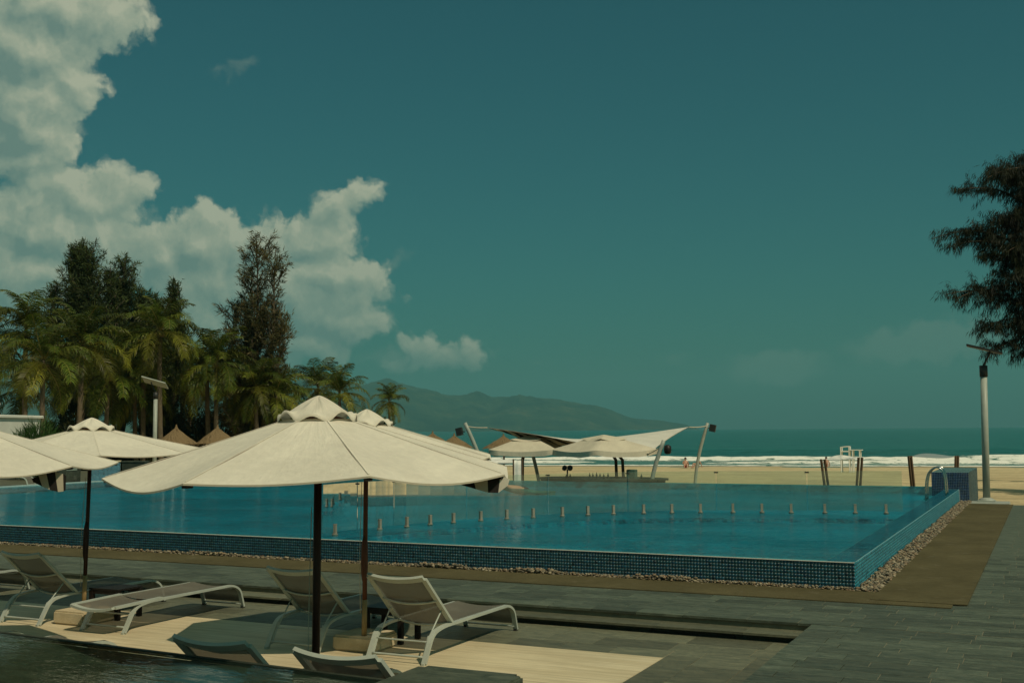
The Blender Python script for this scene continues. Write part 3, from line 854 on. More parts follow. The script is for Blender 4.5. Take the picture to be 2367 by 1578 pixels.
V = np.concatenate([a1[0], a2[0], a3[0]]); F_ = np.concatenate([a1[1], a2[1] + len(a1[0]), a3[1] + len(a1[0]) + len(a2[0])]); c_ = np.concatenate([a1[2], a2[2], a3[2]])
pb = obj('pebbles', npmesh('pebbles', V, F_, M['pebble'], c_, True))
tag(pb, 'band of brown river pebbles along the foot of the pool wall', 'pebbles', kind='stuff')

# ---- steps down to the sunken lounge
mb = MB(); mb.box((-13.0, 13.4, -0.16), (21.0, 0.5, 0.1)); mb.box((-13.0, 13.19, -0.165), (21.0, 0.44, 0.09))
mb.box((-13.0, 13.33, -0.08), (21.0, 0.2, 0.08))
steps = mb.build('deck_steps', M['mortar']); tag(steps, kind='structure')
x = -2.5
ri = 0
while x > -22:
    w = random.choice([0.62, 0.9, 1.04, 1.04])
    for (yy, z0, z1, m_) in ((13.225, -0.09, -0.031, 'slate_dark'), (12.95, -0.19, -0.121, 'slate_dark')):
        mb = MB(); mb.box((0, 0, 0), (w - 0.005, 0.022, z1 - z0)); mb.build('riser_stone', M[m_], steps, False, (x - w / 2, yy, (z0 + z1) / 2))
    mb = MB(); mb.cbox((0, 0, -0.015), (w - 0.005, 0.40, 0.03), 0.004); o = mb.build('tread_slab', M['slate_warm'], steps, False, (x - w / 2 + 0.11, 13.04, -0.09))
    x -= w
# raised edge of the pool deck on the right of the recess
mb = MB(); mb.box((-2.53, 9.0, -0.11), (0.03, 8.2, 0.152)); rw = mb.build('recess_edge', M['slate_dark'], deck)

# ---- sunken lounge floor
mb = MB(); mb.box((-13.3, 9.5, LZ - 0.036), (21.5, 7.0, 0.06)); low = mb.build('lounge_floor', M['mortar']); tag(low, kind='structure')
mb = MB(); mb.box((-13.82, 8.7, LZ - 0.017), (20.0, 5.68, 0.034)); mb.build('travertine_floor', M['travertine'], low)
cells = []
y = 11.545
for r_, dpt in enumerate((0.40, 0.46, 0.46)):
    x = -3.83 if r_ == 0 else -2.56
    xs = x - random.uniform(0.0, 0.4)
    first = True
    while x > -23:
        w = random.choice([0.62, 0.62, 0.9]) * (random.uniform(0.5, 1) if first else 1); first = False
        cells.append((x - w / 2, y + dpt / 2, w, dpt)); x -= w
    y += dpt
for (x0, w) in ((-3.815, 0.36), (-3.455, 0.55), (-2.905, 0.34)):
    y = 11.945; first = True
    while y > 5.9:
        d = random.choice([0.45, 0.62, 0.8]) * (random.uniform(0.5, 1) if first else 1); first = False
        cells.append((x0 + w / 2, y - d / 2, w, d)); y -= d
cells = [c for c in cells if not (c[1] > 11.9 and False)]
lay(cells, LZ, M['slate_warm'], low, 170)

# ================================================================== LOUNGE FURNITURE
def fillet(pts, rad, n=5):
    "round the corners of a polyline"
    P_ = [Vector(p) for p in pts]; out = [P_[0]]
    for a, b, c in zip(P_, P_[1:], P_[2:]):
        d1 = (a - b); d2 = (c - b); r_ = min(rad, d1.length * 0.45, d2.length * 0.45)
        p = b + d1.normalized() * r_; q = b + d2.normalized() * r_
        for k in range(n + 1):
            t = k / n
            out.append(p * (1 - t) ** 2 + b * 2 * t * (1 - t) + q * t * t)
    out.append(P_[-1])
    return out
HW = 0.345
def sag(t): return -0.035 * (1 - (2 * t - 1) ** 2)
def make_lounger(flat):
    "bed along +y, rear feet at y=0; z=0 is the floor"
    root = bpy.data.objects.new('sun_lounger', None); COL.objects.link(root)
    for s in (-1, 1):
        mb = MB()
        mb.tube(fillet([(s * HW, 0.0, 0.015), (s * HW, 0.17, 0.30), (s * HW, 0.40, 0.338), (s * HW, 1.98, 0.335), (s * HW, 2.13, 0.26), (s * HW, 2.21, 0.015)], 0.10), (0.028, 0.056), up=(1, 0, 0))
        sf = mb.build('side_frame', M['alu'], root)
        for yy in (0.0, 2.21):
            m2 = MB(); m2.box((s * HW, yy, 0.012), (0.034, 0.062, 0.024)); m2.build('foot_cap', M['dark_metal'] if yy > 1 else M['alu'], sf)
        # ratchet strip beside the rear leg
        m2 = MB(); m2.tube([(s * (HW - 0.035), 0.035, 0.05), (s * (HW - 0.035), 0.16, 0.275)], (0.005, 0.022), up=(1, 0, 0))
        for k in range(6):
            t = 0.1 + k * 0.16
            p = Vector((s * (HW - 0.035), 0.035 + 0.125 * t, 0.05 + 0.225 * t))
            m2.box(p + Vector((0, 0.016, 0.004)), (0.006, 0.018, 0.012))
        m2.build('ratchet_rack', M['alu'], root)
    def cross(name, y, z, r, dip=0.0):
        mb = MB(); mb.tube([(-HW + 0.01 + (2 * HW - 0.02) * k / 8, y, z + dip * (1 - (k / 4 - 1) ** 2)) for k in range(9)], r, 6)
        mb.build(name, M['alu'], root, True)
    cross('crossbar', 0.035, 0.075, 0.013); cross('crossbar', 0.13, 0.215, 0.010); cross('crossbar', 2.19, 0.055, 0.012); cross('crossbar', 2.06, 0.30, 0.013, -0.05)
    # seat sling
    y0 = 0.62
    def seat(a, b):
        y = y0 + (2.10 - y0) * b
        z = 0.352
        if b > 0.90:
            t = (b - 0.90) / 0.10; z -= 0.075 * t * t
        return ((2 * a - 1) * (HW - 0.012), y, z + sag(a))
    mb = MB(); mb.grid(seat, 10, 24); mb.build('seat_sling', M['sling'], root, True)
    # foot end apron going down the front legs
    mb = MB(); mb.grid(lambda a, b: ((2 * a - 1) * (HW - 0.02), 2.10 + 0.085 * b, 0.277 - 0.19 * b + sag(a) * (1 - b)), 8, 4); mb.build('foot_apron', M['sling'], root, True)
    # backrest
    if flat:
        hinge, top = Vector((0, 0.62, 0.352)), Vector((0, -0.17, 0.335))
    else:
        hinge, top = Vector((0, 0.60, 0.345)), Vector((0, 0.0, 0.895))
    ax = (top - hinge); L_ = ax.length; ax.normalize(); nrm_ = Vector((1, 0, 0)).cross(ax)
    if nrm_.z > 0: nrm_ = -nrm_
    bw = HW - 0.0 if flat else HW - 0.004
    def bp(x, t, d=0): return Vector((x, 0, 0)) + hinge + ax * (L_ * t) + nrm_ * d
    mb = MB()
    pts = [bp(-bw, 0.0)] + [bp(-bw, 0.5), bp(-bw, 0.985)]
    topbar = [bp(-bw + 2 * bw * k / 10, 1.0, 0.045 * (1 - (k / 5 - 1) ** 2)) for k in range(11)]
    mb.tube(pts, (0.03, 0.058), up=(1, 0, 0)); mb.tube([bp(bw, 0.0), bp(bw, 0.5), bp(bw, 0.985)], (0.03, 0.058), up=(1, 0, 0))
    mb.tube(topbar, (0.03, 0.07), up=tuple(ax))
    back = mb.build('backrest', M['alu'], root)
    mb = MB(); mb.grid(lambda a, b: tuple(bp((2 * a - 1) * (bw - 0.012), 0.02 + 0.96 * b, 0.05 * (1 - (2 * a - 1) ** 2) - 0.004)), 10, 14)
    mb.build('back_sling', M['sling'], back, True)
    for t, dd in ((0.52, 0.058), (0.03, 0.055)):
        mb = MB(); mb.tube([bp(-bw + 2 * bw * k / 10, t, 0.012 + dd * (1 - (k / 5 - 1) ** 2)) for k in range(11)], (0.012, 0.024), up=tuple(ax)); mb.build('back_brace', M['alu'], back, True)
    for s in (-1, 1):
        mb = MB()
        if flat: mb.tube([bp(s * (bw - 0.03), 0.42, 0.02), (s * (HW - 0.04), 0.10, 0.17)], 0.007, 6)
        else: mb.tube([bp(s * (bw - 0.02), 0.30, 0.0), (s * (HW - 0.04), 0.15, 0.235)], 0.009, 6)
        mb.build('support_strut', M['alu'], root, True)
    return root
lg = make_lounger(False)
tag(lg, None, 'sun lounger', 'sun loungers in the sunken lounge')
G = 'sun loungers in the sunken lounge'
lf = make_lounger(True); tag(lf, None, 'sun lounger', G)
lg.location = (-6.31, 10.15, LZ); lg['label'] = 'sunlit pale lounger, backrest raised, right of the red-brown umbrella pole'
lf.location = (-10.57, 10.22, LZ); lf['label'] = 'lounger lying flat beside the left sandstone umbrella block'
for (x, y, src, lab) in (
        (-7.71, 10.22, lg, 'lounger with raised back in umbrella shade, directly behind the thick dark pole'),
        (-12.0, 10.20, lg, 'shaded lounger with raised back at the left of the lower deck'),
        (-14.85, 10.27, lf, 'lounger cut by the left picture edge, only its foot end showing'),
        (-5.66, 6.52, lg, 'shaded lounger backrest rising behind the dark water edge'),
        (-4.515, 6.48, lg, 'lounger backrest with bright top rail beside the slate ledge'),
        (-9.05, 6.47, lf, 'low flat lounger just behind the rippling foreground water'),
        (-10.36, 6.47, lf, 'flat lounger foot peeking over the foreground water at the far left edge')):
    copy_tree(src, (x, y, LZ), 0, lab)

def make_table(label, x, y):
    t = thing('side_table', label, 'side table', (x, y, LZ), 0, 'dark side tables')
    w, d, h = 0.52, 0.44, 0.40
    for sx in (-1, 1):
        for sy in (-1, 1):
            mb = MB(); mb.box((sx * (w / 2 - 0.03), sy * (d / 2 - 0.03), (h - 0.03) / 2), (0.055, 0.055, h - 0.03)); mb.build('leg', M['wood_black'], t)
    for k in range(6):
        mb = MB(); mb.box((0, -d / 2 + 0.037 + k * 0.0735, h - 0.012), (w, 0.066, 0.024)); mb.build('top_slat', M['wood_black'], t)
    for sy in (-1, 1):
        mb = MB(); mb.box((0, sy * (d / 2 - 0.03), h - 0.05), (w - 0.1, 0.03, 0.05)); mb.build('apron', M['wood_black'], t)
make_table('low black slatted table between the left pair of loungers', -11.28, 11.12)
make_table('low black slatted table between the right pair of loungers', -7.02, 11.22)

# ------------------------------------------------------------------ big parasols
def umbrella(label, x, y, base_z, apex, edge, rad, rot, pole_mat, low_mat=None, block=None, lean=(0, 0), seed=0, flap=None, pole_r=0.026):
    rnd = random.Random(seed)
    t = thing('parasol', label, 'parasol', (x, y, base_z), 0, 'cream parasols over the loungers')
    H = apex - base_z; E = edge - base_z
    ztop = H - 0.10
    N = 8
    lx, ly = lean
    def off(z): return Vector((lx * z / H, ly * z / H, 0))
    cor_z = [E + rnd.uniform(-0.025, 0.025) for _ in range(N)]
    def canopy_pt(th, r, dz=0.0):
        k = th / (2 * math.pi) * N
        i = int(math.floor(k)) % N; fr = k - math.floor(k)
        a0 = 2 * math.pi * i / N + rot; a1 = 2 * math.pi * (i + 1) / N + rot
        c0 = Vector((math.cos(a0), math.sin(a0), 0)); c1 = Vector((math.cos(a1), math.sin(a1), 0))
        d = c0 * (1 - fr) + c1 * fr
        ze = cor_z[i] * (1 - fr) + cor_z[(i + 1) % N] * fr
        w = math.sin(math.pi * fr)
        z = ztop + (ze - ztop) * (r ** 0.94)
        z -= 0.036 * w * r ** 2.4 * (1.0 + 0.5 * math.sin(i * 2.3 + seed)) + 0.02 * w * r
        z += 0.012 * math.sin(7 * r + i * 1.7 + seed) * w * r
        p = d * (rad * r * (1 + 0.012 * w * r))
        p.z = z + dz
        return p + off(z)
    nth, nr = 96, 20
    panels = []
    for k_ in range(N):
        mb = MB(); t0_, t1_ = 2 * math.pi * k_ / N, 2 * math.pi * (k_ + 1) / N
        def pp(a, b): return canopy_pt(min(t1_ - 1e-5, max(t0_ + 1e-5, t0_ + (t1_ - t0_) * a)), 0.15 + 0.85 * b)
        mb.grid(pp, 14, 22)
        panels.append(mb.build('canopy_panel', M['canvas'], t, True))
        mb = MB(); mb.grid(lambda a, b: pp(a, 1.0) + Vector((0, 0, -0.013 * b)), 14, 1); mb.build('hem', M['canvas_dull'], panels[-1])
    for nm, dz, m_ in (('lining', -0.010, M['stripe']),):
        mb = MB(); vs_ = []
        for j in range(nr + 1):
            r = 0.15 + (1 - 0.15) * j / nr
            for i in range(nth): vs_.append(canopy_pt(2 * math.pi * i / nth, r, dz))
        fs = [(j * nth + i, j * nth + (i + 1) % nth, (j + 1) * nth + (i + 1) % nth, (j + 1) * nth + i) for j in range(nr) for i in range(nth)]
        if nm == 'canopy': fs = [f[::-1] for f in fs]
        # hem
        if nm == 'canopy':
            b = len(vs_)
            for i in range(nth):
                p = vs_[nr * nth + i]; vs_.append(Vector((p.x, p.y, p.z - 0.014)))
            fs += [(nr * nth + i, nr * nth + (i + 1) % nth, b + (i + 1) % nth, b + i) for i in range(nth)]
        mb.add(vs_, fs)
        o = mb.build(nm, m_, t, True)
    # stitched seams over the ribs
    for i in range(N):
        th = 2 * math.pi * i / N + 1e-4
        mb = MB(); mb.tube([canopy_pt(th, r_, 0.004) for r_ in np.linspace(0.17, 0.985, 12)], (0.011, 0.003), up=(0, 0, 1)); mb.build('seam', M['canvas'], panels[i])
        mb = MB(); p = canopy_pt(th, 0.985, -0.02); q = canopy_pt(th, 0.03, -0.035)
        mb.tube([q, p], (0.022, 0.032), up=(0, 0, 1)); rb = mb.build('rib', M['wood_red'], t)
        st = q * 0.45 + p * 0.55
        mb = MB(); mb.tube([st, off(H * 0.80) + Vector((0, 0, H * 0.80))], (0.018, 0.026), up=(0, 0, 1)); mb.build('strut', M['wood_red'], rb)
        d = canopy_pt(th, 1.0) - canopy_pt(th, 0.9); d.normalize()
        mb = MB(); mb.box(canopy_pt(th, 0.972, -0.032), (0.06, 0.045, 0.03), Matrix.Rotation(math.atan2(d.y, d.x), 3, 'Z')); mb.build('corner_pocket', M['wood_black'], panels[i])
    # vent cap with a wavy edge
    vr = 0.305 * rad / 1.55
    def cap(th, r, dz=0):
        k = (th / (2 * math.pi) * N) % 1.0; i = int(th / (2 * math.pi) * N)
        w = math.sin(math.pi * k) ** 1.5
        base = ztop + (E - ztop) * ((vr / rad) ** 0.94)
        z = H - (H - base - 0.012) * (r ** 1.3) + w * 0.062 * (r ** 4) * (1 + 0.5 * math.sin(i * 3.1 + seed * 2)) - 0.02 * w * r * (1 - r) * 4
        rr = vr * r * (1 - 0.02 * w * r + 0.03 * math.sin(3 * th + seed))
        v_ = Vector((math.cos(th + rot) * rr, math.sin(th + rot) * rr, z + dz))
        return v_ + off(z)
    mb = MB(); n2 = 72; vs_ = []
    for j in range(11):
        for i in range(n2): vs_.append(cap(2 * math.pi * i / n2, max(0.02, j / 10)))
    fs = [(j * n2 + i, (j + 1) * n2 + i, (j + 1) * n2 + (i + 1) % n2, j * n2 + (i + 1) % n2) for j in range(10) for i in range(n2)]
    fs.append(tuple(range(n2)))
    b = len(vs_)
    for i in range(n2): p = vs_[10 * n2 + i]; vs_.append(Vector((p.x, p.y, p.z - 0.02)))
    fs += [(10 * n2 + i, b + i, b + (i + 1) % n2, 10 * n2 + (i + 1) % n2) for i in range(n2)]
    mb.add(vs_, fs); mb.build('vent_cap', M['canvas'], t, True)
    # pole
    split = 0.40
    mb = MB(); mb.tube([off(z) + Vector((0, 0, z)) for z in (split if low_mat else 0.0, H * 0.5, H - 0.12)], pole_r, 12); mb.build('pole', pole_mat, t, True)
    if low_mat:
        mb = MB(); mb.tube([Vector((0, 0, 0.0)), off(split) + Vector((0, 0, split))], pole_r * 1.12, 12); mb.build('pole_sleeve', low_mat, t, True)
        mb = MB(); zc = [0.60, 0.68, 0.80, 1.0, 1.10]; mb.tube([off(z) + Vector((0.0, -0.012, z)) for z in zc], [pole_r * 0.8, pole_r * 1.35, pole_r * 1.55, pole_r * 1.4, pole_r * 0.7], 12)
        mb.build('pole_wrap', pole_mat, t, True)
    mb = MB(); mb.lathe([(pole_r, -0.08), (0.06, -0.07), (0.065, 0.0), (pole_r, 0.03)], off(H * 0.80) + Vector((0, 0, H * 0.80)), 12); mb.build('runner', M['wood_black'], t, True)
    # pull cord hanging beside the pole
    mb = MB(); mb.tube([off(H * 0.68) + Vector((-0.035, -0.03, H * 0.68)), Vector((-0.04, -0.035, H * 0.35)), Vector((-0.032, -0.03, 0.25))], 0.0035, 5); mb.build('cord', M['rope'], t, True)
    if block:
        w, d, h, dx, dy, br = block
        bm = bmesh.new(); bmesh.ops.create_cube(bm, size=1.0)
        for v_ in bm.verts: v_.co = Vector((v_.co.x * w, v_.co.y * d, v_.co.z * h))
        bmesh.ops.bevel(bm, geom=bm.edges[:], offset=0.022, segments=2, affect='EDGES')
        me = bpy.data.meshes.new('base_block'); bm.to_mesh(me); bm.free(); me.materials.append(M['stone'])
        o = obj('base_block', me, t, (dx, dy, -h / 2 + 0.002)); o.rotation_euler = (0, 0, br)
    if flap:
        pts, cols = flap
        fl = MB(); fl.v = []; base = Vector((x, y, base_z))
        # striped hanging corner: a strip of quads between an upper and a lower line
        up_, lo_ = pts
        n = len(up_)
        for k in range(n - 1):
            fl.cur = cols[k]
            fl.add([Vector(up_[k]) - base, Vector(up_[k + 1]) - base, Vector(lo_[k + 1]) - base, Vector(lo_[k]) - base], [(0, 1, 2, 3)])
        o = fl.build('corner_flap', [M['stripe_cream'], M['stripe_black'], M['canvas']], t)
        md = o.modifiers.new('solid', 'SOLIDIFY'); md.thickness = 0.004
    return t
M['stripe_cream'] = plain('cream_stripe_cloth', (0.52, 0.46, 0.34), 0.9, var=0.1, scale=6)
M['stripe_black'] = plain('black_stripe_cloth', (0.016, 0.013, 0.010), 0.9, var=0.2, scale=6)
BZ = LZ + 0.17
umbrella('largest cream parasol in the foreground on a thick near-black pole', -5.18, 7.16, LZ, 2.535, 1.945, 1.59, R(2.8), M['wood_dark'], None, None, (0.02, 0.0), 3,
         (([(-3.90, 7.13, 1.885), (-3.80, 7.175, 1.90), (-3.70, 7.21, 1.915), (-3.61, 7.24, 1.925), (-3.55, 7.27, 1.895)],
           [(-3.87, 7.13, 1.855), (-3.77, 7.165, 1.825), (-3.69, 7.20, 1.800), (-3.62, 7.225, 1.798), (-3.56, 7.26, 1.85)]), [1, 0, 1, 2]), 0.031)
umbrella('cream parasol half hidden behind the largest one, on a red-brown pole', -6.95, 10.52, BZ, 2.50, 1.96, 1.50, R(4), M['wood_red'], M['wood_pale'], (0.54, 0.52, 0.17, -0.10, 0.17, 0.0), (0.05, -0.04), 5)
umbrella('whole cream parasol left of centre, vent cap against the palms', -11.56, 10.84, BZ, 2.46, 2.0, 1.50, R(6), M['wood_dark'], M['wood_pale'], (0.54, 0.55, 0.17, 0.20, -0.17, 0.0), (0.10, -0.03), 8)
umbrella('cream parasol cut by the left edge with striped flap at its corner', -10.22, 7.87, LZ, 2.50, 1.935, 1.57, R(2), M['wood_dark'], None, None, (0, 0), 11,
         (([(-8.989, 7.740, 1.811), (-8.921, 7.763, 1.839), (-8.854, 7.796, 1.862), (-8.775, 7.830, 1.879), (-8.702, 7.864, 1.856), (-8.674, 7.875, 1.839)],
           [(-8.972, 7.746, 1.778), (-8.888, 7.779, 1.738), (-8.820, 7.813, 1.704), (-8.747, 7.847, 1.682), (-8.696, 7.869, 1.688), (-8.679, 7.875, 1.699)]), [1, 0, 1, 0, 1]))
umbrella('cream parasol only just entering at the far left, above its neighbour', -16.0, 11.0, BZ, 2.46, 2.02, 1.52, R(8), M['wood_dark'], M['wood_pale'], (0.54, 0.52, 0.17, 0.0, 0.0, 0.0), (0, 0), 13)

# ================================================================== FOREGROUND BASIN
FZ = 0.62
mb = MB()
foot = [(-30.0, 0.1), (-3.98, 0.1), (-3.98, 6.285), (-7.9, 6.485), (-30.0, 6.605)]
mb.add([(x, y, -0.18) for x, y in foot] + [(x, y, FZ - 0.03) for x, y in foot], [(4, 3, 2, 1, 0), (5, 6, 7, 8, 9)] + [(i, (i + 1) % 5, 5 + (i + 1) % 5, 5 + i) for i in range(5)])
basin = mb.build('water_basin', M['slate_wet']); tag(basin, kind='structure')
mb = MB(); n_ = 40
mb.add([(-30.0, 0.1, FZ), (-3.98, 0.1, FZ), (-3.98, 6.30, FZ), (-7.9, 6.50, FZ), (-30.0, 6.62, FZ)], [(0, 1, 2, 3, 4)])
bw_ = mb.build('basin_water', M['basin_water']); tag(bw_, kind='structure')
mb = MB(); mb.tube([(-30.0, 6.615, FZ - 0.01), (-7.9, 6.495, FZ - 0.01), (-3.985, 6.295, FZ - 0.01)], (0.035, 0.03), up=(0, 0, 1)); mb.build('weir_lip', M['slate_dark'], basin)
led = thing('stone_ledge', 'dark slate ledge slab with rounded corner at the bottom edge of the picture', 'ledge', (-3.58, 3.4, LZ))
bm = bmesh.new(); bmesh.ops.create_cube(bm, size=1.0)
for v_ in bm.verts: v_.co = Vector((v_.co.x * 0.80, v_.co.y * 6.78, v_.co.z * 0.05))
ve = [e for e in bm.edges if abs(e.verts[0].co.z - e.verts[1].co.z) > 0.01]
bmesh.ops.bevel(bm, geom=ve, offset=0.05, segments=4, affect='EDGES')
te = [e for e in bm.edges if e.verts[0].co.z > 0.02 and e.verts[1].co.z > 0.02 and len(e.link_faces) == 2 and any(abs(f.normal.z) < 0.5 for f in e.link_faces)]
bm.normal_update(); te = [e for e in bm.edges if e.verts[0].co.z > 0.02 and e.verts[1].co.z > 0.02 and any(abs(f.normal.z) < 0.5 for f in e.link_faces)]
bmesh.ops.bevel(bm, geom=te, offset=0.012, segments=2, affect='EDGES')
me = bpy.data.meshes.new('coping'); bm.to_mesh(me); bm.free(); me.materials.append(M['slate_wet'])
obj('coping', me, led, (0.0, -0.05, FZ + 0.02 - 0.025 - LZ))
mb = MB(); mb.box((0, -0.08, (FZ - 0.03 - LZ) / 2), (0.70, 6.6, FZ - 0.03 - LZ)); mb.build('wall', M['stone'], led)

# ================================================================== GLASS FENCE IN THE POOL
al = [0.0]
for a, b in zip(arc, arc[1:]): al.append(al[-1] + (b - a).length)
def arc_at(s_):
    s_ = max(0, min(al[-1] - 1e-6, s_))
    i = max(k for k in range(len(al)) if al[k] <= s_)
    i = min(i, len(arc) - 2)
    t = (s_ - al[i]) / (al[i + 1] - al[i]); return arc[i].lerp(arc[i + 1], t)
def arc_s(x, y): return min(range(len(arc)), key=lambda i: (arc[i] - Vector((x, y, 0))).length)
JT = [(-11.76, 16.45), (-11.7, 17.5), (-11.5, 18.45), (-10.9, 20.3), (-9.85, 22.05), (-8.55, 23.5), (-6.8, 24.55), (-4.9, 25.13), (-2.94, 25.64)]
def proj_s(x, y):
    best = None
    for k in range(400):
        s_ = al[-1] * k / 399; d = (arc_at(s_) - Vector((x, y, 0))).length
        if best is None or d < best[0]: best = (d, s_)
    return best[1]
js = [proj_s(*p) for p in JT]
fence = thing('glass_fence', 'frameless curved glass fence on steel spigots standing in the pool', 'fence', (arc[0].x, arc[0].y, WZ))
fb = Vector((arc[0].x, arc[0].y, WZ))
for k, (a, b) in enumerate(zip(js, js[1:])):
    n = 6
    mb = MB()
    pts = [arc_at(a + 0.012 + (b - a - 0.024) * i / n) for i in range(n + 1)]
    mb.tube([Vector((p.x, p.y, WZ + 0.48)) - fb for p in pts], (0.012, 0.87), up=(0, 0, 1)); gp = mb.build('glass_panel', M['glass'], fence)
    fr = (0.18, 0.5, 0.82) if b - a > 1.5 else ((0.40,) if k == 0 else (0.62,))
    for f in fr:
        p = arc_at(a + (b - a) * f); q = arc_at(a + (b - a) * f + 0.05); ang_ = math.atan2(q.y - p.y, q.x - p.x)
        mb = MB(); mb.box((0, 0, 0.07), (0.055, 0.06, 0.20)); mb.box((0, 0, 0.180), (0.058, 0.066, 0.02)); mb.lathe([(0.055, -0.03), (0.055, 0.012), (0.03, 0.02)], (0, 0, 0), 12)
        o = mb.build('spigot', M['spigot'], fence, False, Vector((p.x, p.y, WZ)) - fb); o.rotation_euler = (0, 0, ang_)
    if 0 < k:
        p = arc_at(a); mb = MB(); mb.box((0, 0, 0.885), (0.09, 0.03, 0.03)); mb.build('glass_clip', M['dark_metal'], fence, False, Vector((p.x, p.y, WZ)) - fb)
# ladder rails
ld = thing('pool_ladder', 'curved steel pool ladder handrails by the tiled block', 'ladder', (-3.05, 33.0, WZ))
for yy in (-0.28, 0.28):
    mb = MB(); mb.tube(catmull([(-0.10, yy, -0.5), (-0.10, yy, 0.15), (-0.02, yy, 0.58), (0.2, yy, 0.76), (0.38, yy, 0.60), (0.42, yy, 0.0)], 8), 0.024, 10); mb.build('handrail', M['steel'], ld, True)
for z in (-0.12, -0.38):
    mb = MB(); mb.box((-0.12, 0, z), (0.09, 0.52, 0.03)); mb.build('rung', M['steel'], ld)

# ================================================================== LAMP POSTS
def solar_lamp(label, x, y, z, h, pan_dir, tilt, rad=0.105, lean=0.0, pl=1.0, roll=0.0):
    t = thing('solar_lamp', label, 'lamp post', (x, y, z), 0, 'solar lamp posts')
    mb = MB(); mb.tube([(0, 0, 0.0), (lean * 0.5, 0, h * 0.5), (lean, 0, h - 0.34)], [rad, rad * 0.97, rad * 0.92], 20); mb.build('pole', M['grey_paint'], t, True)
    mb = MB(); mb.tube([(lean, 0, h - 0.34), (lean * 1.03, 0, h)], rad * 1.12, 20); mb.build('lamp_head', M['dark_metal'], t, True)
    d = Vector((math.cos(pan_dir), math.sin(pan_dir), 0))
    mb = MB(); mb.tube([Vector((lean, 0, h - 0.02)), Vector((lean, 0, h + 0.52)) + d * 0.26], (0.05, 0.05), up=(0, 0.1, 1)); mb.build('arm', M['dark_metal'], t)
    m3 = Matrix.Rotation(pan_dir, 3, 'Z') @ Matrix.Rotation(tilt, 3, 'Y')
    c = Vector((lean, 0, h + 0.50)) + d * (0.05)
    if roll: m3 = m3 @ Matrix.Rotation(roll, 3, 'X')
    mb = MB(); mb.box(c + m3 @ Vector((0, 0, -0.026)), (0.96 * pl, 0.6 * pl, 0.008), m3); bs = mb.build('panel_backsheet', M['grey_paint'] if roll else M['dark_metal'], t)
    mb = MB(); mb.box(c, (1.0 * pl, 0.62 * pl, 0.04), m3); pn = mb.build('solar_panel', M['solar'], t)
    mb = MB()
    for sx in (-1, 1): mb.box(c + m3 @ Vector((sx * 0.5 * pl, 0, 0)), (0.03, 0.65 * pl, 0.055), m3)
    for sy in (-1, 1): mb.box(c + m3 @ Vector((0, sy * 0.31 * pl, 0)), (1.03 * pl, 0.03, 0.053), m3)
    mb.build('panel_frame', M['grey_paint'] if roll else M['dark_metal'], pn)
    mb = MB(); mb.tube([c + m3 @ Vector((-0.1, 0, 0.02)), c + m3 @ Vector((0.2, 0.0, 0.16))], 0.012, 6); mb.build('antenna_rod', M['dark_metal'], pn)
    mb = MB(); mb.cbox((0, 0, 0.012), (0.5, 0.5, 0.03)); mb.lathe([(rad * 2.3, 0.02), (rad * 1.9, 0.07), (rad * 1.05, 0.11)], (0, 0, 0), 16); mb.build('base_plate', M['grey_paint'], t)
    return t
solar_lamp('tall solar lamp post standing beyond the tiled block at right', -1.80, 36.75, 0.0, 4.12, R(1.5), R(16), 0.105, 0.06)
mb = MB(); mb.cbox((-1.7, 36.5, -0.055), (1.1, 0.9, 0.10), 0.02); pp = mb.build('concrete_pad', M['grey_paint']); tag(pp, 'flat concrete pad under the right hand lamp post', 'pad')
solar_lamp('solar lamp post in front of the palm grove at left', -41.55, 43.4, -0.5, 4.85, R(205.85), R(-16), 0.11, 0.0, 1.25, R(20))

# ================================================================== FAR SIDE OF THE POOL: SAIL, PARASOLS, BAR
def post(name, label, base, top, r=0.075, bend=0.06, ground=-0.55, extra=None):
    b = Vector(base); t_ = Vector(top)
    d = (t_ - b); g0 = b - d * ((b.z - ground) / d.z)
    t = thing(name, label, 'post', g0, 0, 'leaning sail posts')
    side = Vector((d.x, d.y, 0)).normalized() if Vector((d.x, d.y, 0)).length > 1e-4 else Vector((1, 0, 0))
    pts = [g0.lerp(t_, k / 10) - g0 + side * (-bend * math.sin(math.pi * k / 10)) for k in range(11)]
    mb = MB(); mb.tube(pts, [r] * 9 + [r * 0.95, r * 0.9], 12); mb.build('shaft', M['grey_paint'], t, True)
    mb = MB(); mb.lathe([(r * 2.2, 0), (r * 2.2, 0.03), (r * 1.1, 0.05)], (0, 0, 0), 12); mb.build('base_flange', M['grey_paint'], t)
    if extra: extra(t, t_ - g0)
    return t
def flood(dx, dz, w=0.26, h=0.30):
    def fn(t, top):
        mb = MB(); mb.box(top + Vector((dx, -0.05, dz)), (w, 0.12, h), Matrix.Rotation(R(-12 if dx < 0 else 12), 3, 'Y')); f = mb.build('floodlight', M['dark_metal'], t)
        mb = MB(); mb.tube([top + Vector((0, 0, dz)), top + Vector((dx, -0.02, dz))], 0.02, 6); mb.build('bracket', M['dark_metal'], f)
    return fn
def basket(t, top):
    mb = MB(); mb.lathe([(0.05, -0.17), (0.12, -0.13), (0.14, 0.0), (0.12, 0.13), (0.04, 0.17)], top + Vector((0.16, -0.05, -0.32)), 14); mb.build('lamp_basket', M['wood_black'], t, True)
A_h, C_h, B_l, D_l = (-20.47, 37.99, 2.55), (-13.07, 46.04, 2.50), (-12.59, 38.53, 1.84), (-19.06, 40.99, 1.60)
post('sail_post', 'leaning grey post with floodlight at the left end of the sail', (-19.85, 38.5, 0.28), A_h, 0.078, 0.10, -0.5, flood(-0.22, -0.34))
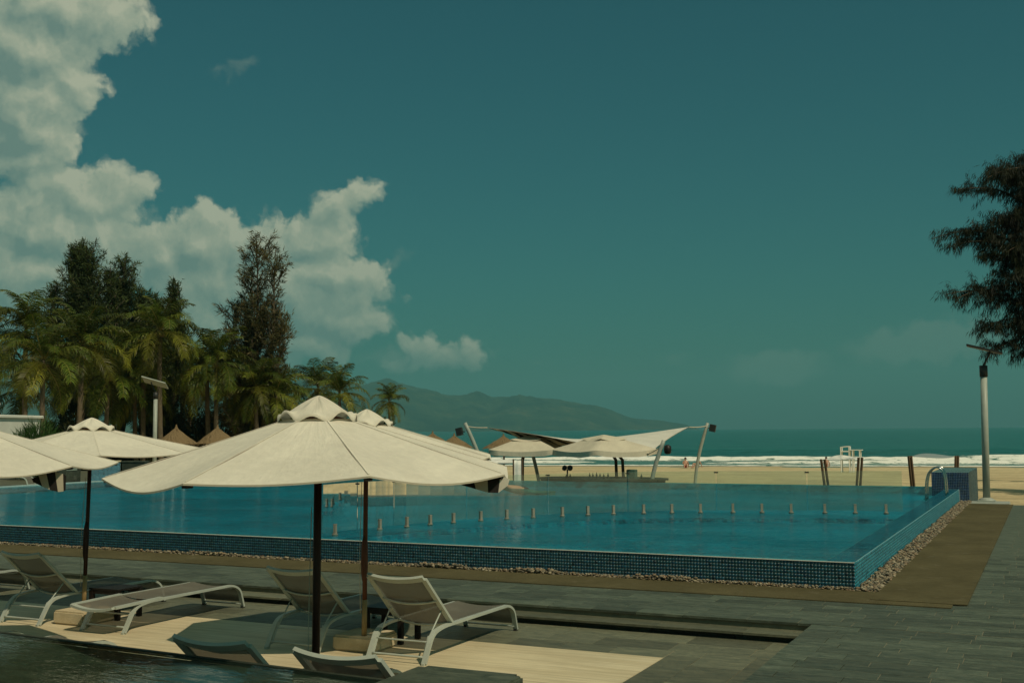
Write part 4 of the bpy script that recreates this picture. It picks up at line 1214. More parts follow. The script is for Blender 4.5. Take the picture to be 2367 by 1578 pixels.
post('sail_post', 'tall leaning grey post with floodlight at the right end of the sail', (-13.59, 46.02, -0.08), C_h, 0.072, 0.14, -0.7, flood(0.22, -0.22))
post('sail_post', 'shorter leaning grey post with round basket lamp right of the bar', (-12.98, 38.48, 0.27), B_l, 0.078, 0.10, -0.5, basket)
post('sail_post', 'leaning grey post seen under the left square parasol', (-18.85, 41.22, 0.17), D_l, 0.072, 0.05, -0.6)
sail = thing('shade_sail', 'white shade sail with striped underside slung between leaning posts', 'shade sail', (-16, 41, 0))
sb = Vector((-16, 41, 0))
cA, cB, cC, cD = Vector((-19.69, 38.39, 2.36)), Vector((-13.19, 38.62, 1.36)), Vector((-13.69, 45.31, 2.33)), Vector((-18.82, 40.89, 1.50))
def sail_pt(a, b, dz=0.0):
    # a: A->B / D->C ; b: A->D / B->C, edges drawn inwards
    def ed(p, q, t, pull):
        m = p.lerp(q, t); cen = (cA + cB + cC + cD) / 4; cen.z = m.z
        return m.lerp(cen, pull * math.sin(math.pi * t))
    e1 = ed(cA, cB, a, 0.08); e2 = ed(cD, cC, a, 0.08); e3 = ed(cA, cD, b, 0.10); e4 = ed(cB, cC, b, 0.05)
    bil = (cA * (1 - a) + cB * a) * (1 - b) + (cD * (1 - a) + cC * a) * b
    p = e1.lerp(e2, b) + e3.lerp(e4, a) - bil
    p.z += dz + 0.015 * math.sin(9 * a + 4 * b)
    return p - sb
mb = MB(); mb.grid(lambda a, b: sail_pt(a, b), 40, 24); mb.build('sailcloth', M['white_sail'], sail, True)
mb = MB(); mb.grid(lambda a, b: sail_pt(a, b, -0.02), 40, 24); mb.build('sail_lining', M['stripe_sail'], sail, True)
for c, h in ((cA, A_h), (cC, C_h), (cB, B_l), (cD, D_l)):
    h = Vector(h) - Vector((0, 0, 0.12)); n = 8
    mb = MB(); mb.tube([c.lerp(h, k / n) - sb + Vector((0, 0, -0.03 * math.sin(math.pi * k / n))) for k in range(n + 1)], 0.022, 6); mb.build('rope', M['rope'], sail, True)

def square_parasol(label, cx, cy, ground, edge, apex, half, rz, poles, seed=0):
    t = thing('square_parasol', label, 'parasol', (cx, cy, ground), 0, 'square parasols by the bar')
    E = edge - ground; H = apex - ground
    m3 = Matrix.Rotation(rz, 3, 'Z')
    def tier(r0, r1, z0, z1, n=24):
        vs_, fs = [], []
        for j in range(9):
            f = j / 8; r_ = r0 + (r1 - r0) * f; z = z0 + (z1 - z0) * f ** 0.92
            for i in range(n):
                k = i / n * 4; s_ = int(k); fr = k - s_
                cs = [(-1, -1), (1, -1), (1, 1), (-1, 1)]
                a, b = cs[s_], cs[(s_ + 1) % 4]
                w = math.sin(math.pi * fr)
                p = m3 @ Vector(((a[0] + (b[0] - a[0]) * fr) * r_, (a[1] + (b[1] - a[1]) * fr) * r_, z - 0.09 * w * f ** 2))
                vs_.append(p)
        for j in range(8):
            for i in range(n): fs.append((j * n + i, (j + 1) * n + i, (j + 1) * n + (i + 1) % n, j * n + (i + 1) % n))
        return vs_, fs, n
    mb = MB(); vs_, fs, n = tier(0.45, half, H - 0.10, E); mb.add(vs_, fs)
    can = mb.build('canopy', M['canvas_dull'], t, True)
    ring = vs_[-n:]
    mb = MB(); rr = random.Random(seed)
    lo = [Vector((p.x * (1.0 + rr.uniform(-0.015, 0.01)), p.y * (1.0 + rr.uniform(-0.015, 0.01)), p.z - 0.17 - rr.uniform(0, 0.035))) for p in ring]
    mb.add(ring + lo, [(i, n + i, n + (i + 1) % n, (i + 1) % n) for i in range(n)]); mb.build('valance', M['canvas_dull'], can, True)
    mb = MB(); vs_, fs, n = tier(0.03, 0.62, H + 0.04, H - 0.10); mb.add(vs_, fs); mb.build('vent_cap', M['canvas_dull'], t, True)
    for i in range(4):
        p = m3 @ Vector((((-1, -1), (1, -1), (1, 1), (-1, 1))[i][0] * half * 0.98, ((-1, -1), (1, -1), (1, 1), (-1, 1))[i][1] * half * 0.98, E - 0.03))
        mb = MB(); mb.tube([Vector((0, 0, H - 0.14)), p], 0.02, 6); mb.build('rib', M['wood_post'], t)
    for (dx, dy, r_, tx, ty) in poles:
        mb = MB(); mb.tube([(dx, dy, 0), (dx + (tx - dx) * 0.1, dy + (ty - dy) * 0.1, E * 0.8), (tx, ty, H - 0.14)], r_, 10); mb.build('pole', M['wood_post'], t, True)
square_parasol('left square cream parasol beneath the sail', -18.25, 39.15, -0.5, 1.52, 2.0, 1.30, R(12), [(-0.33, 0, 0.065, 0, 0)], 1)
square_parasol('right square cream parasol with a corner towards the pool, above the bar', -14.95, 38.65, -0.5, 1.52, 2.02, 1.42, R(58), [(0.42, 0.25, 0.06, 0, 0), (0.68, 0.3, 0.06, 0.1, 0)], 2)

bar = thing('swim_up_bar', 'low dark curved swim-up bar at the far pool edge', 'bar counter', (-15.1, 38.75, 0))
mb = MB(); vs_ = []; n = 40
for r_, z in ((1.0, -0.45), (1.0, 0.39), (1.05, 0.40), (1.05, 0.465)):
    for i in range(n):
        a = 2 * math.pi * i / n; vs_.append((2.45 * r_ * math.cos(a), 1.15 * r_ * math.sin(a), z))
fs = [(j * n + i, j * n + (i + 1) % n, (j + 1) * n + (i + 1) % n, (j + 1) * n + i) for j in range(3) for i in range(n)] + [tuple(3 * n + i for i in range(n))]
mb.add(vs_, fs); mb.build('counter', M['slate_dark'], bar)
rb = random.Random(4)
for i, (dx, h) in enumerate(((0.0, .2), (0.13, .2), (0.27, .22), (0.41, .19), (0.56, .17), (0.72, .2), (-0.8, .15), (-0.95, .13), (2.0, .19))):
    mb = MB(); mb.lathe([(0.035, 0), (0.036, h * 0.6), (0.013, h * 0.78), (0.013, h)], (0, 0, 0), 8)
    o = mb.build('bottle', plain('bottle_glass', (0.03, 0.05, 0.03), 0.2) if i == 0 else bt_m, None, True, (-15.35 + dx, 38.2 + rb.uniform(-.03, .03), 0.465))
    if i == 0: bt_m = o.data.materials[0]
    tag(o, 'small dark bottle standing on the swim-up bar', 'bottle', 'bottles on the swim-up bar')
tl = thing('twin_spotlight', 'small black twin spotlight on a stand at the left of the bar', 'spotlight', (-16.42, 38.6, 0.465))
mb = MB(); mb.tube([(0, 0, 0), (0, 0, 0.30)], 0.03, 8); mb.build('stand', M['dark_metal'], tl)
for s in (-1, 1):
    mb = MB(); mb.lathe([(0.03, -0.06), (0.10, -0.03), (0.11, 0.03), (0.06, 0.07)], (0, 0, 0), 12); o = mb.build('lamp', M['dark_metal'], tl, True, (s * 0.11, 0, 0.35)); o.rotation_euler = (R(70), 0, s * R(20))
mb = MB(); mb.cbox((0, 0, 0.16), (0.32, 0.3, 0.32), 0.02); cb = mb.build('cool_box', plain('green_plastic', (0.06, 0.12, 0.09), 0.5), None, False, (-13.85, 38.6, 0.465)); tag(cb, 'square green box at the right of the bar counter', 'box')

# white screen and hammocks on the sand
sc_ = thing('fabric_screen', 'upright white fabric screen left of the bar', 'screen', (-18.1, 37.78, -0.55), R(38))
mb = MB(); mb.grid(lambda a, b: (0.31 * (a - 0.5), 0.02 * math.sin(a * 9), 0.05 + 1.62 * b), 8, 8); o = mb.build('cloth', M['cloth_white'], sc_, True); md = o.modifiers.new('s', 'SOLIDIFY'); md.thickness = 0.02
for s in (-1, 1):
    mb = MB(); mb.tube([(s * 0.17, 0, 0), (s * 0.17, 0, 1.72)], 0.03, 8); mb.build('post', M['wood_post'], sc_)
def hammock(label, p1, p2, g, colm, w=0.16, sagv=0.10):
    p1, p2 = Vector(p1), Vector(p2); mid = (p1 + p2) / 2; base = Vector((mid.x, mid.y, g))
    t = thing('hammock', label, 'hammock', base, 0, 'hammocks on the beach')
    ax = (p2 - p1); ax.z = 0; ax.normalize()
    for p in (p1, p2):
        s = -1 if p is p1 else 1
        for o_ in (-0.07, 0.07):
            mb = MB(); mb.tube([Vector((p.x, p.y, g)) - base + Vector((ax.x * (o_ - s * 0.18), ax.y * (o_ - s * 0.18), 0)), p - base + Vector((ax.x * o_, ax.y * o_, 0.04))], (0.065, 0.10), up=(0.3, 1, 0)); mb.build('plank', M['wood_post'], t)
    sd = Vector((-ax.y, ax.x, 0))
    def hp(a, b):
        wv_ = w * math.sin(math.pi * min(1, max(0, (a * 1.0)))) ** 0.6 * 2.2
        q = p1.lerp(p2, 0.08 + 0.84 * a); return q + sd * ((b - 0.5) * wv_ * 2) + Vector((0, 0, (-sagv + 0.17 * (b - 0.5)) * math.sin(math.pi * a) + 0.02)) - base
    mb = MB(); mb.grid(hp, 20, 8); o = mb.build('cloth', colm, t, True); md = o.modifiers.new('s', 'SOLIDIFY'); md.thickness = 0.012
    for p, a in ((p1, 0.0), (p2, 1.0)):
        mb = MB(); mb.tube([p - base, hp(a, 0.5)], 0.012, 6); mb.build('cord', M['rope'], t)
M['cloth_blue'] = plain('faded_blue_cloth', (0.20, 0.26, 0.26), 0.9)
hammock('white hammock slung between dark posts behind the glass fence', (-8.17, 45.21, 0.97), (-6.82, 45.86, 1.03), -0.75, M['cloth_white'], 0.13, -0.06)
hammock('blue-grey hammock between dark posts left of the tiled block', (-4.93, 45.65, 1.10), (-3.38, 47.9, 1.06), -0.75, M['cloth_blue'], 0.16, -0.03)
hammock('white hammock in front of stacked beach beds, left of the white screen', (-20.96, 40.12, 1.0), (-19.5, 40.9, 1.0), -0.6, M['cloth_white'], 0.18, 0.05)

# lifeguard chair
gc = thing('lifeguard_chair', 'tall white lifeguard chair with side platform near the surf', 'lifeguard chair', (-14.6, 91.2, -1.28))
def bars(name, L, r=0.045, m_='white'):
    for a, b in L:
        mb = MB(); mb.tube([a, b], r, 6); mb.build(name, M[m_], gc)
ch = [(-0.42, 0), (0.22, 0.15)]
bars('leg', [((-0.42, -0.3, 0), (-0.42, -0.3, 2.02)), ((0.22, -0.3, 0), (0.22, -0.3, 2.1)), ((-0.42, 0.4, 0), (-0.42, 0.4, 2.0)), ((0.22, 0.4, 0), (0.22, 0.4, 2.05)), ((0.48, -0.3, 0), (0.48, -0.3, 1.75)), ((1.02, -0.3, 0), (1.02, -0.3, 1.75)), ((0.48, 0.4, 0), (0.48, 0.4, 1.75)), ((1.02, 0.4, 0), (1.02, 0.4, 1.75))])
bars('rail', [((-0.42, -0.3, 2.0), (0.22, -0.3, 2.08)), ((-0.42, 0.4, 1.98), (0.22, 0.4, 2.04)), ((-0.42, -0.3, 1.68), (0.22, -0.3, 1.68)), ((-0.42, -0.3, 1.0), (0.22, -0.3, 1.0)), ((0.48, -0.3, 0.9), (1.02, -0.3, 0.9))], 0.035)
mb = MB(); mb.box((-0.1, 0.05, 1.64), (0.68, 0.75, 0.05)); mb.build('seat', M['white'], gc)
mb = MB(); mb.box((0.74, 0.05, 1.77), (0.92, 0.8, 0.05)); mb.build('platform', M['white'], gc)

# thatched beach umbrellas
def thatch(label, x, y, apex, g, r=1.3, h=0.95, seed=0):
    rr = random.Random(seed)
    t = thing('thatched_umbrella', label, 'beach umbrella', (x, y, g), 0, 'thatched beach umbrellas')
    H = apex - g
    mb = MB(); mb.tube([(0, 0, 0), (0.03, 0, H * 0.5), (0, 0, H - 0.1)], 0.06, 8); mb.build('pole', M['wood_post'], t, True)
    n = 48; vs_, fs = [], []
    for j in range(8):
        f = j / 7
        for i in range(n):
            a = 2 * math.pi * i / n; q = r * (0.05 + 0.95 * f) * (1 + rr.uniform(-0.05, 0.05) * f)
            vs_.append((q * math.cos(a), q * math.sin(a), H - 0.05 - h * f ** 0.95 + rr.uniform(-0.03, 0.03)))
    fs = [(j * n + i, (j + 1) * n + i, (j + 1) * n + (i + 1) % n, j * n + (i + 1) % n) for j in range(7) for i in range(n)] + [tuple(range(n))]
    mb = MB(); mb.add(vs_, fs); roof = mb.build('thatch_roof', M['thatch'], t)
    mb = MB()
    for i in range(150):
        a = rr.uniform(0, 6.283); q = r * rr.uniform(0.55, 1.0); z = H - 0.05 - h * (q / r) ** 0.95 + 0.02; l = rr.uniform(0.15, 0.32); w = 0.03
        c, s = math.cos(a), math.sin(a); k = h / r
        mb.add([(c * q - s * w, s * q + c * w, z), (c * q + s * w, s * q - c * w, z), (c * (q + l), s * (q + l), z - l * k * 1.25)], [(0, 1, 2)])
    mb.build('straw_fringe', M['thatch'], roof)
    mb = MB(); mb.lathe([(0.12, 0), (0.06, 0.12), (0.03, 0.25)], (0, 0, H - 0.1), 8); mb.build('straw_topknot', M['thatch'], roof)
thatch('thatched beach umbrella just right of the left lamp post', -44.1, 47.7, 2.56, -0.6, 1.18, 0.90, 1)
thatch('thatched beach umbrella next to the one by the left lamp post', -42.7, 49.5, 2.55, -0.65, 1.22, 0.88, 2)
thatch('thatched umbrella roof left of the sail, farther out on the sand', -34.94, 63.37, 1.95, -0.85, 1.25, 0.75, 3)
thatch('thatched roof tip just above the right slope of the big parasol', -38.21, 66.22, 2.1, -0.85, 1.3, 0.75, 4)
thatch('thatched umbrella behind the left square parasol', -32.0, 64.67, 1.90, -0.85, 1.35, 0.75, 5)
thatch('thatched roof peeping between two others behind the big parasol', -40.6, 65.0, 2.15, -0.85, 1.25, 0.75, 6)

# stacked beach beds
for i, (x, y, lab) in enumerate(((-23.4, 46.0, 'dark beach bed behind the white hammock, nearest the big parasol'), (-21.9, 46.6, 'dark beach bed behind the white hammock, next to the screen'), (-19.6, 47.4, 'low dark beach bed between screen and leaning post'))):
    t = thing('beach_bed', lab, 'beach bed', (x, y, -0.85), R(18), 'beach beds on the sand')
    mb = MB(); mb.box((0, 0, 0.30), (1.1, 0.62, 0.06)); mb.build('bed', M['wood_post'], t)
    mb = MB(); mb.box((-0.62, 0, 0.48), (0.5, 0.62, 0.05), Matrix.Rotation(R(42), 3, 'Y')); mb.build('backrest', M['wood_post'], t)
    for sx in (-1, 1):
        for sy in (-1, 1):
            mb = MB(); mb.box((sx * 0.45, sy * 0.26, 0.14), (0.06, 0.06, 0.28)); mb.build('leg', M['cloth_white'], t)

# ================================================================== LEFT END OF THE POOL
mb = MB(); mb.box((-40.1, 29.0, 0.10), (14.0, 24.0, 0.54)); tr_ = mb.build('left_terrace', M['slate_warm']); tag(tr_, kind='structure')
sw = thing('stone_wall', 'dark slatey stone wall carrying a notice board at the left pool end', 'wall', (-33.5, 30.5, 0.37))
k = 0
for r_ in range(4):
    for c_ in range(3):
        mb = MB(); mb.box((0, 0, 0), (0.10, 0.355, 0.228)); mb.build('stone_panel', M['slate_dark'], sw, False, (0.0, -0.36 + c_ * 0.36 + 0.02, 0.115 + r_ * 0.233))
mb = MB(); mb.box((-0.08, 0.02, 0.46), (0.12, 1.09, 0.93)); mb.build('core', M['mortar'], sw)
nb = thing('notice_board', 'pale grey pool rules board with lines of black text', 'sign', (-33.44, 30.62, 0.87))
mb = MB(); mb.box((0, 0, 0.19), (0.02, 0.50, 0.42)); bd = mb.build('board', plain('grey_sign_board', (0.20, 0.24, 0.20), 0.6), nb)
rt = random.Random(9)
mb = MB()
for i in range(9):
    y0 = -0.21; z = 0.36 - i * 0.042
    while y0 < 0.20:
        l = rt.uniform(0.05, 0.14); e = min(y0 + l, 0.21)
        mb.box((0.0125, (y0 + e) / 2, z), (0.003, e - y0, 0.017)); y0 = e + 0.018
        if rt.random() < 0.12: break
mb.build('text_lines', M['dark_metal'], bd)
tw = thing('tiled_wall', 'bright blue mosaic wall at the left pool end behind a dark pole', 'wall', (-33.0, 31.8, 0.30)); tw.rotation_euler = (0, 0, R(38))
mb = MB(); mb.box((0, 0.1, 0.42), (1.15, 0.2, 0.84)); mb.build('core', M['grout'], tw)
tiles('mosaic', tw, (-0.575, 0.0, 0.84), (1, 0, 0), (0, 0, -1), (0, -1, 0), 24, 17, 0.048, [(0.02, 0.14, 0.22), (0.03, 0.18, 0.26)], seed=12)
mb = MB(); mb.cbox((0, 0.1, 0.865), (1.2, 0.26, 0.05)); mb.build('coping', M['stone'], tw)
dw = thing('planter_wall', 'dark wall stub right of the blue mosaic wall', 'wall', (-32.05, 32.45, 0.2)); dw.rotation_euler = (0, 0, R(15))
mb = MB(); mb.box((0, 0, 0.45), (0.95, 0.3, 0.95)); mb.build('core', M['slate_dark'], dw); mb = MB(); mb.cbox((0, 0, 0.95), (1.0, 0.36, 0.05)); mb.build('coping', M['slate_dark'], dw)
for i, (x, lab) in enumerate(((-31.3, 'left one of three white water spouts on the far pool edge'), (-30.9, 'middle one of three white water spouts on the far pool edge'), (-30.45, 'right one of three white water spouts on the far pool edge'))):
    t = thing('water_spout', lab, 'spout', (x, 33.2 + i * 0.1, 0.33), 0, 'white spouts')
    mb = MB(); mb.tube(catmull([(0, 0, 0), (0, 0, 0.35), (0.02, -0.08, 0.45), (0.03, -0.22, 0.42)], 5), 0.04, 8); mb.build('pipe', M['white'], t, True)
    mb = MB(); mb.lathe([(0.09, 0), (0.09, 0.04), (0.05, 0.05)], (0, 0, 0), 10); mb.build('collar', M['white'], t)
for x, y, lab in ((-35.2, 27.6, 'distant white lounger on the left terrace, nearer the notice board'), (-35.6, 25.9, 'distant white lounger on the left terrace at the picture edge')):
    o = copy_tree(lg, (x, y, 0.37), R(-62), lab); o['group'] = 'loungers on the left terrace'
bd_ = thing('white_building', 'flat roofed white building at the left edge behind parasols', 'building', (-46.3, 30.8, -0.2), R(22))
mb = MB(); mb.box((0, 2.5, 1.6), (11.0, 5.0, 3.2)); mb.build('wall', M['render_white'], bd_)
mb = MB(); mb.cbox((0, 2.5, 3.24), (11.2, 5.2, 0.12), 0.03); rf = mb.build('roof', M['render_white'], bd_)
mb = MB(); mb.tube([(5.15, 0.3, 3.3), (3.0, 0.2, 3.34), (2.6, 0.2, 3.36)], 0.02, 6); mb.build('pipe', M['white'], rf)
mb = MB(); mb.box((4.75, -0.22, 2.78), (0.34, 0.3, 0.12), Matrix.Rotation(R(20), 3, 'Y')); fl = mb.build('floodlight', M['dark_metal'], bd_)
mb = MB(); mb.tube([(4.6, 0.0, 2.85), (4.65, -0.2, 2.82)], 0.03, 6); mb.build('bracket', M['dark_metal'], fl)
am = thing('antenna_mast', 'white antenna mast with small dish on the white building roof', 'antenna', (-40.75, 33.15, 3.09))
for s in (-0.05, 0.05):
    mb = MB(); mb.tube([(s, 0, 0), (s, 0, 1.0)], 0.03, 6); mb.build('rod', M['white'], am)
mb = MB(); mb.lathe([(0.02, 0.0), (0.10, 0.02), (0.12, 0.05)], (0, 0, 0), 12); o = mb.build('dish', M['white'], am, True, (0.13, -0.05, 0.42)); o.rotation_euler = (R(80), 0, R(30))

# ================================================================== PEOPLE
def person(name, label, loc, rz, J, skin='skin', suit=None, hair=True, group=None):
    "J: joint name -> (pos, radius); one continuous skinned body"
    t = thing('person', label, 'person', loc, rz, group)
    bones = [('pelvis', 'chest'), ('chest', 'neck'), ('neck', 'head'), ('head', 'crown'),
             ('chest', 'shl'), ('shl', 'ell'), ('ell', 'hal'), ('hal', 'fil'), ('chest', 'shr'), ('shr', 'elr'), ('elr', 'har'), ('har', 'fir'),
             ('pelvis', 'hil'), ('hil', 'knl'), ('knl', 'anl'), ('anl', 'tol'), ('pelvis', 'hir'), ('hir', 'knr'), ('knr', 'anr'), ('anr', 'tor')]
    names = list(J); me = bpy.data.meshes.new('body')
    me.from_pydata([J[n][0] for n in names], [(names.index(a), names.index(b)) for a, b in bones if a in J and b in J], [])
    o = obj('body', me, t)
    md = o.modifiers.new('skin', 'SKIN')
    for n, sv in zip(names, me.skin_vertices[0].data):
        r_ = J[n][1]; sv.radius = (r_, r_); sv.use_root = (n == 'pelvis')
    ss_ = o.modifiers.new('sub', 'SUBSURF'); ss_.levels = 1; ss_.render_levels = 2
    me.materials.append(M[skin])
    dg = bpy.context.evaluated_depsgraph_get()
    me2 = bpy.data.meshes.new_from_object(o.evaluated_get(dg)); o.modifiers.clear(); o.data = me2
    me2.materials.clear(); me2.materials.append(M[skin]); me2.polygons.foreach_set('use_smooth', [True] * len(me2.polygons))
    if hair and 'head' in J:
        h = Vector(J['head'][0]); c = Vector(J['crown'][0]); ax = (c - h).normalized()
        bm = bmesh.new(); bmesh.ops.create_uvsphere(bm, u_segments=12, v_segments=8, radius=0.115)
        m2 = bpy.data.meshes.new('hair'); bm.to_mesh(m2); bm.free(); m2.materials.append(M['hair'])
        obj('hair', m2, t, h.lerp(c, 0.75) + Vector((0, 0.02, 0.01)))
    if suit:
        pz = Vector(J['pelvis'][0]); bm = bmesh.new(); bmesh.ops.create_uvsphere(bm, u_segments=12, v_segments=8, radius=1.0)
        for v_ in bm.verts: v_.co = Vector((v_.co.x * 0.20, v_.co.y * 0.16, v_.co.z * 0.13))
        m2 = bpy.data.meshes.new('swimwear'); bm.to_mesh(m2); bm.free(); m2.materials.append(M[suit]); obj('swimwear', m2, t, pz)
    return t
SIT = {'pelvis': ((0, 0, 0.12), .15), 'chest': ((0, 0.12, 0.50), .15), 'neck': ((0, 0.13, 0.68), .06), 'head': ((0, 0.10, 0.78), .09), 'crown': ((0, 0.10, 0.92), .09),
       'shl': ((-0.19, 0.13, 0.60), .065), 'ell': ((-0.27, 0.02, 0.38), .05), 'hal': ((-0.2, -0.2, 0.42), .035), 'fil': ((-0.16, -0.28, 0.42), .03),
       'shr': ((0.19, 0.13, 0.60), .065), 'elr': ((0.3, 0.2, 0.36), .05), 'har': ((0.3, 0.3, 0.08), .035), 'fir': ((0.3, 0.36, 0.03), .03),
       'hil': ((-0.1, -0.02, 0.13), .10), 'knl': ((-0.15, -0.38, 0.44), .075), 'anl': ((-0.14, -0.55, 0.07), .05), 'tol': ((-0.14, -0.72, 0.04), .04),
       'hir': ((0.1, -0.02, 0.13), .10), 'knr': ((0.14, -0.40, 0.40), .075), 'anr': ((0.12, -0.6, 0.07), .05), 'tor': ((0.12, -0.77, 0.04), .04)}
person('p', 'person in red sitting on the wet sand just left of the tall sail post', (-32.0, 104.6, -1.50), R(20), SIT, suit='cloth_red')
person('p', 'person sitting on the sand, right of the one in red, beside the tall sail post', (-30.9, 104.9, -1.50), R(-30), SIT, suit='cloth_dark')
person('p', 'person in red sitting on the sand beyond the white hammock', (-19.6, 110.2, -1.52), R(10), SIT, suit='cloth_red')
SWIM = {'pelvis': ((0.15, 0, -0.08), .14), 'chest': ((-0.30, 0, -0.01), .16), 'neck': ((-0.50, 0, 0.02), .06), 'head': ((-0.58, 0, 0.05), .09), 'crown': ((-0.74, 0, 0.07), .09),
        'shl': ((-0.36, -0.18, 0.06), .07), 'ell': ((-0.58, -0.30, 0.20), .05), 'hal': ((-0.82, -0.22, 0.06), .035), 'fil': ((-0.93, -0.2, 0.0), .03),
        'shr': ((-0.34, 0.18, 0.02), .07), 'elr': ((-0.1, 0.26, -0.10), .05), 'har': ((0.15, 0.26, -0.15), .035), 'fir': ((0.25, 0.26, -0.15), .03),
        'hil': ((0.2, -0.09, -0.10), .10), 'knl': ((0.62, -0.10, -0.14), .07), 'anl': ((1.0, -0.1, -0.12), .045), 'tol': ((1.17, -0.1, -0.12), .035),
        'hir': ((0.2, 0.09, -0.10), .10), 'knr': ((0.62, 0.10, -0.17), .07), 'anr': ((1.0, 0.1, -0.2), .045), 'tor': ((1.17, 0.1, -0.2), .035)}
person('p', 'swimmer doing front crawl near the far edge of the pool', (-15.45, 32.35, WZ), R(25), SWIM, suit='cloth_dark')
STAND = {'pelvis': ((0, 0, 0.02), .15), 'chest': ((0, 0, 0.45), .16), 'neck': ((0, 0, 0.63), .06), 'head': ((0, -0.02, 0.73), .09), 'crown': ((0, -0.02, 0.88), .09),
         'shl': ((-0.2, 0, 0.54), .065), 'ell': ((-0.3, -0.08, 0.28), .05), 'hal': ((-0.3, -0.25, 0.08), .035), 'fil': ((-0.3, -0.34, 0.04), .03),
         'shr': ((0.2, 0, 0.54), .065), 'elr': ((0.42, -0.05, 0.38), .05), 'har': ((0.58, -0.12, 0.16), .036), 'fir': ((0.64, -0.14, 0.08), .03),
         'hil': ((-0.1, 0, 0), .10), 'knl': ((-0.12, 0, -0.35), .07), 'anl': ((-0.12, 0, -0.68), .05), 'hir': ((0.1, 0, 0), .10), 'knr': ((0.12, 0, -0.35), .07), 'anr': ((0.12, 0, -0.68), .05)}
person('p', 'bather standing in the pool, only an arm inside the left edge', (-26.15, 20.55, WZ - 0.1), R(20), STAND, suit='cloth_dark')

# ================================================================== TREES
def frond_mesh(seed, L=3.0, arch=0.9, droop=1.5, npair=34, yellow=0.0):
    rr = random.Random(seed)
    V, F_, C_ = [], [], []
    def q(a, b, c, d, col):
        o = len(V); V.extend([a, b, c, d]); F_.append((o, o + 1, o + 2, o + 3)); C_.extend([col] * 4)
    # rachis in the x-z plane
    pts = []; p = Vector((0, 0, 0)); an = arch; n = 24
    for k in range(n + 1):
        pts.append(p.copy()); an -= droop / n * (0.35 + 1.3 * (k / n)); p += Vector((math.cos(an), rr.uniform(-0.02, 0.02), math.sin(an))) * (L / n)
    g0 = Vector((0.042, 0.078, 0.009)); y0 = Vector((0.19, 0.175, 0.018)); br = Vector((0.17, 0.13, 0.05))
    base = g0.lerp(y0, yellow)
    for k in range(n):
        w = 0.035 * (1 - k / n) + 0.008
        q(pts[k] + Vector((0, -w, 0)), pts[k] + Vector((0, w, 0)), pts[k + 1] + Vector((0, w * .9, 0)), pts[k + 1] + Vector((0, -w * .9, 0)), tuple(br.lerp(y0, 0.4)))
    for i in range(npair):
        f = 0.10 + 0.90 * i / npair
        k = min(n - 1, int(f * n)); c = pts[k].lerp(pts[k + 1], f * n - k); t = (pts[k + 1] - pts[k]).normalized(); up = Vector((-t.z, 0, t.x))
        ll = 0.74 * L / 3.0 * (math.sin(math.pi * (0.12 + 0.80 * f)) ** 0.7) * rr.uniform(0.85, 1.12)
        for s in (-1, 1):
            if rr.random() < 0.05: continue
            out = (Vector((0, s, 0)) * 0.80 + t * rr.uniform(0.45, 0.75) + up * rr.uniform(0.02, 0.30)).normalized()
            m1 = c + out * ll * 0.45
            out2 = (out + Vector((0, 0, -rr.uniform(0.35, 0.95)))).normalized(); m2 = m1 + out2 * ll * 0.40
            out3 = (out2 + Vector((0, 0, -rr.uniform(0.4, 1.0)))).normalized(); m3 = m2 + out3 * ll * 0.25
            sd = t * (0.030 * L / 3.0)
            col = base.lerp(y0, rr.uniform(0, 0.25)) * rr.uniform(0.7, 1.25)
            q(c - sd * .6, c + sd * .6, m1 + sd, m1 - sd, tuple(col)); q(m1 - sd, m1 + sd, m2 + sd * .8, m2 - sd * .8, tuple(col))
            q(m2 - sd * .8, m2 + sd * .8, m3 + sd * .1, m3 - sd * .1, tuple(col.lerp(br, 0.25)))
    return npmesh('frond', [v_[:] for v_ in V], F_, M['leaf'], C_, False)
FR_UP = [frond_mesh(s, 2.9, 1.15, 1.5, 36, 0.05) for s in (1, 2)]
FR_MID = [frond_mesh(s, 3.1, 0.75, 1.75, 36, y_) for s, y_ in ((3, 0.0), (4, 0.2), (5, 0.1))]
FR_LOW = [frond_mesh(s, 3.3, 0.05, 1.75, 36, y_) for s, y_ in ((6, 0.25), (7, 0.05), (8, 0.55))]
FR_HANG = [frond_mesh(s, 3.2, -0.55, 1.1, 34, y_) for s, y_ in ((16, 0.2), (17, 0.05), (18, 0.6))]
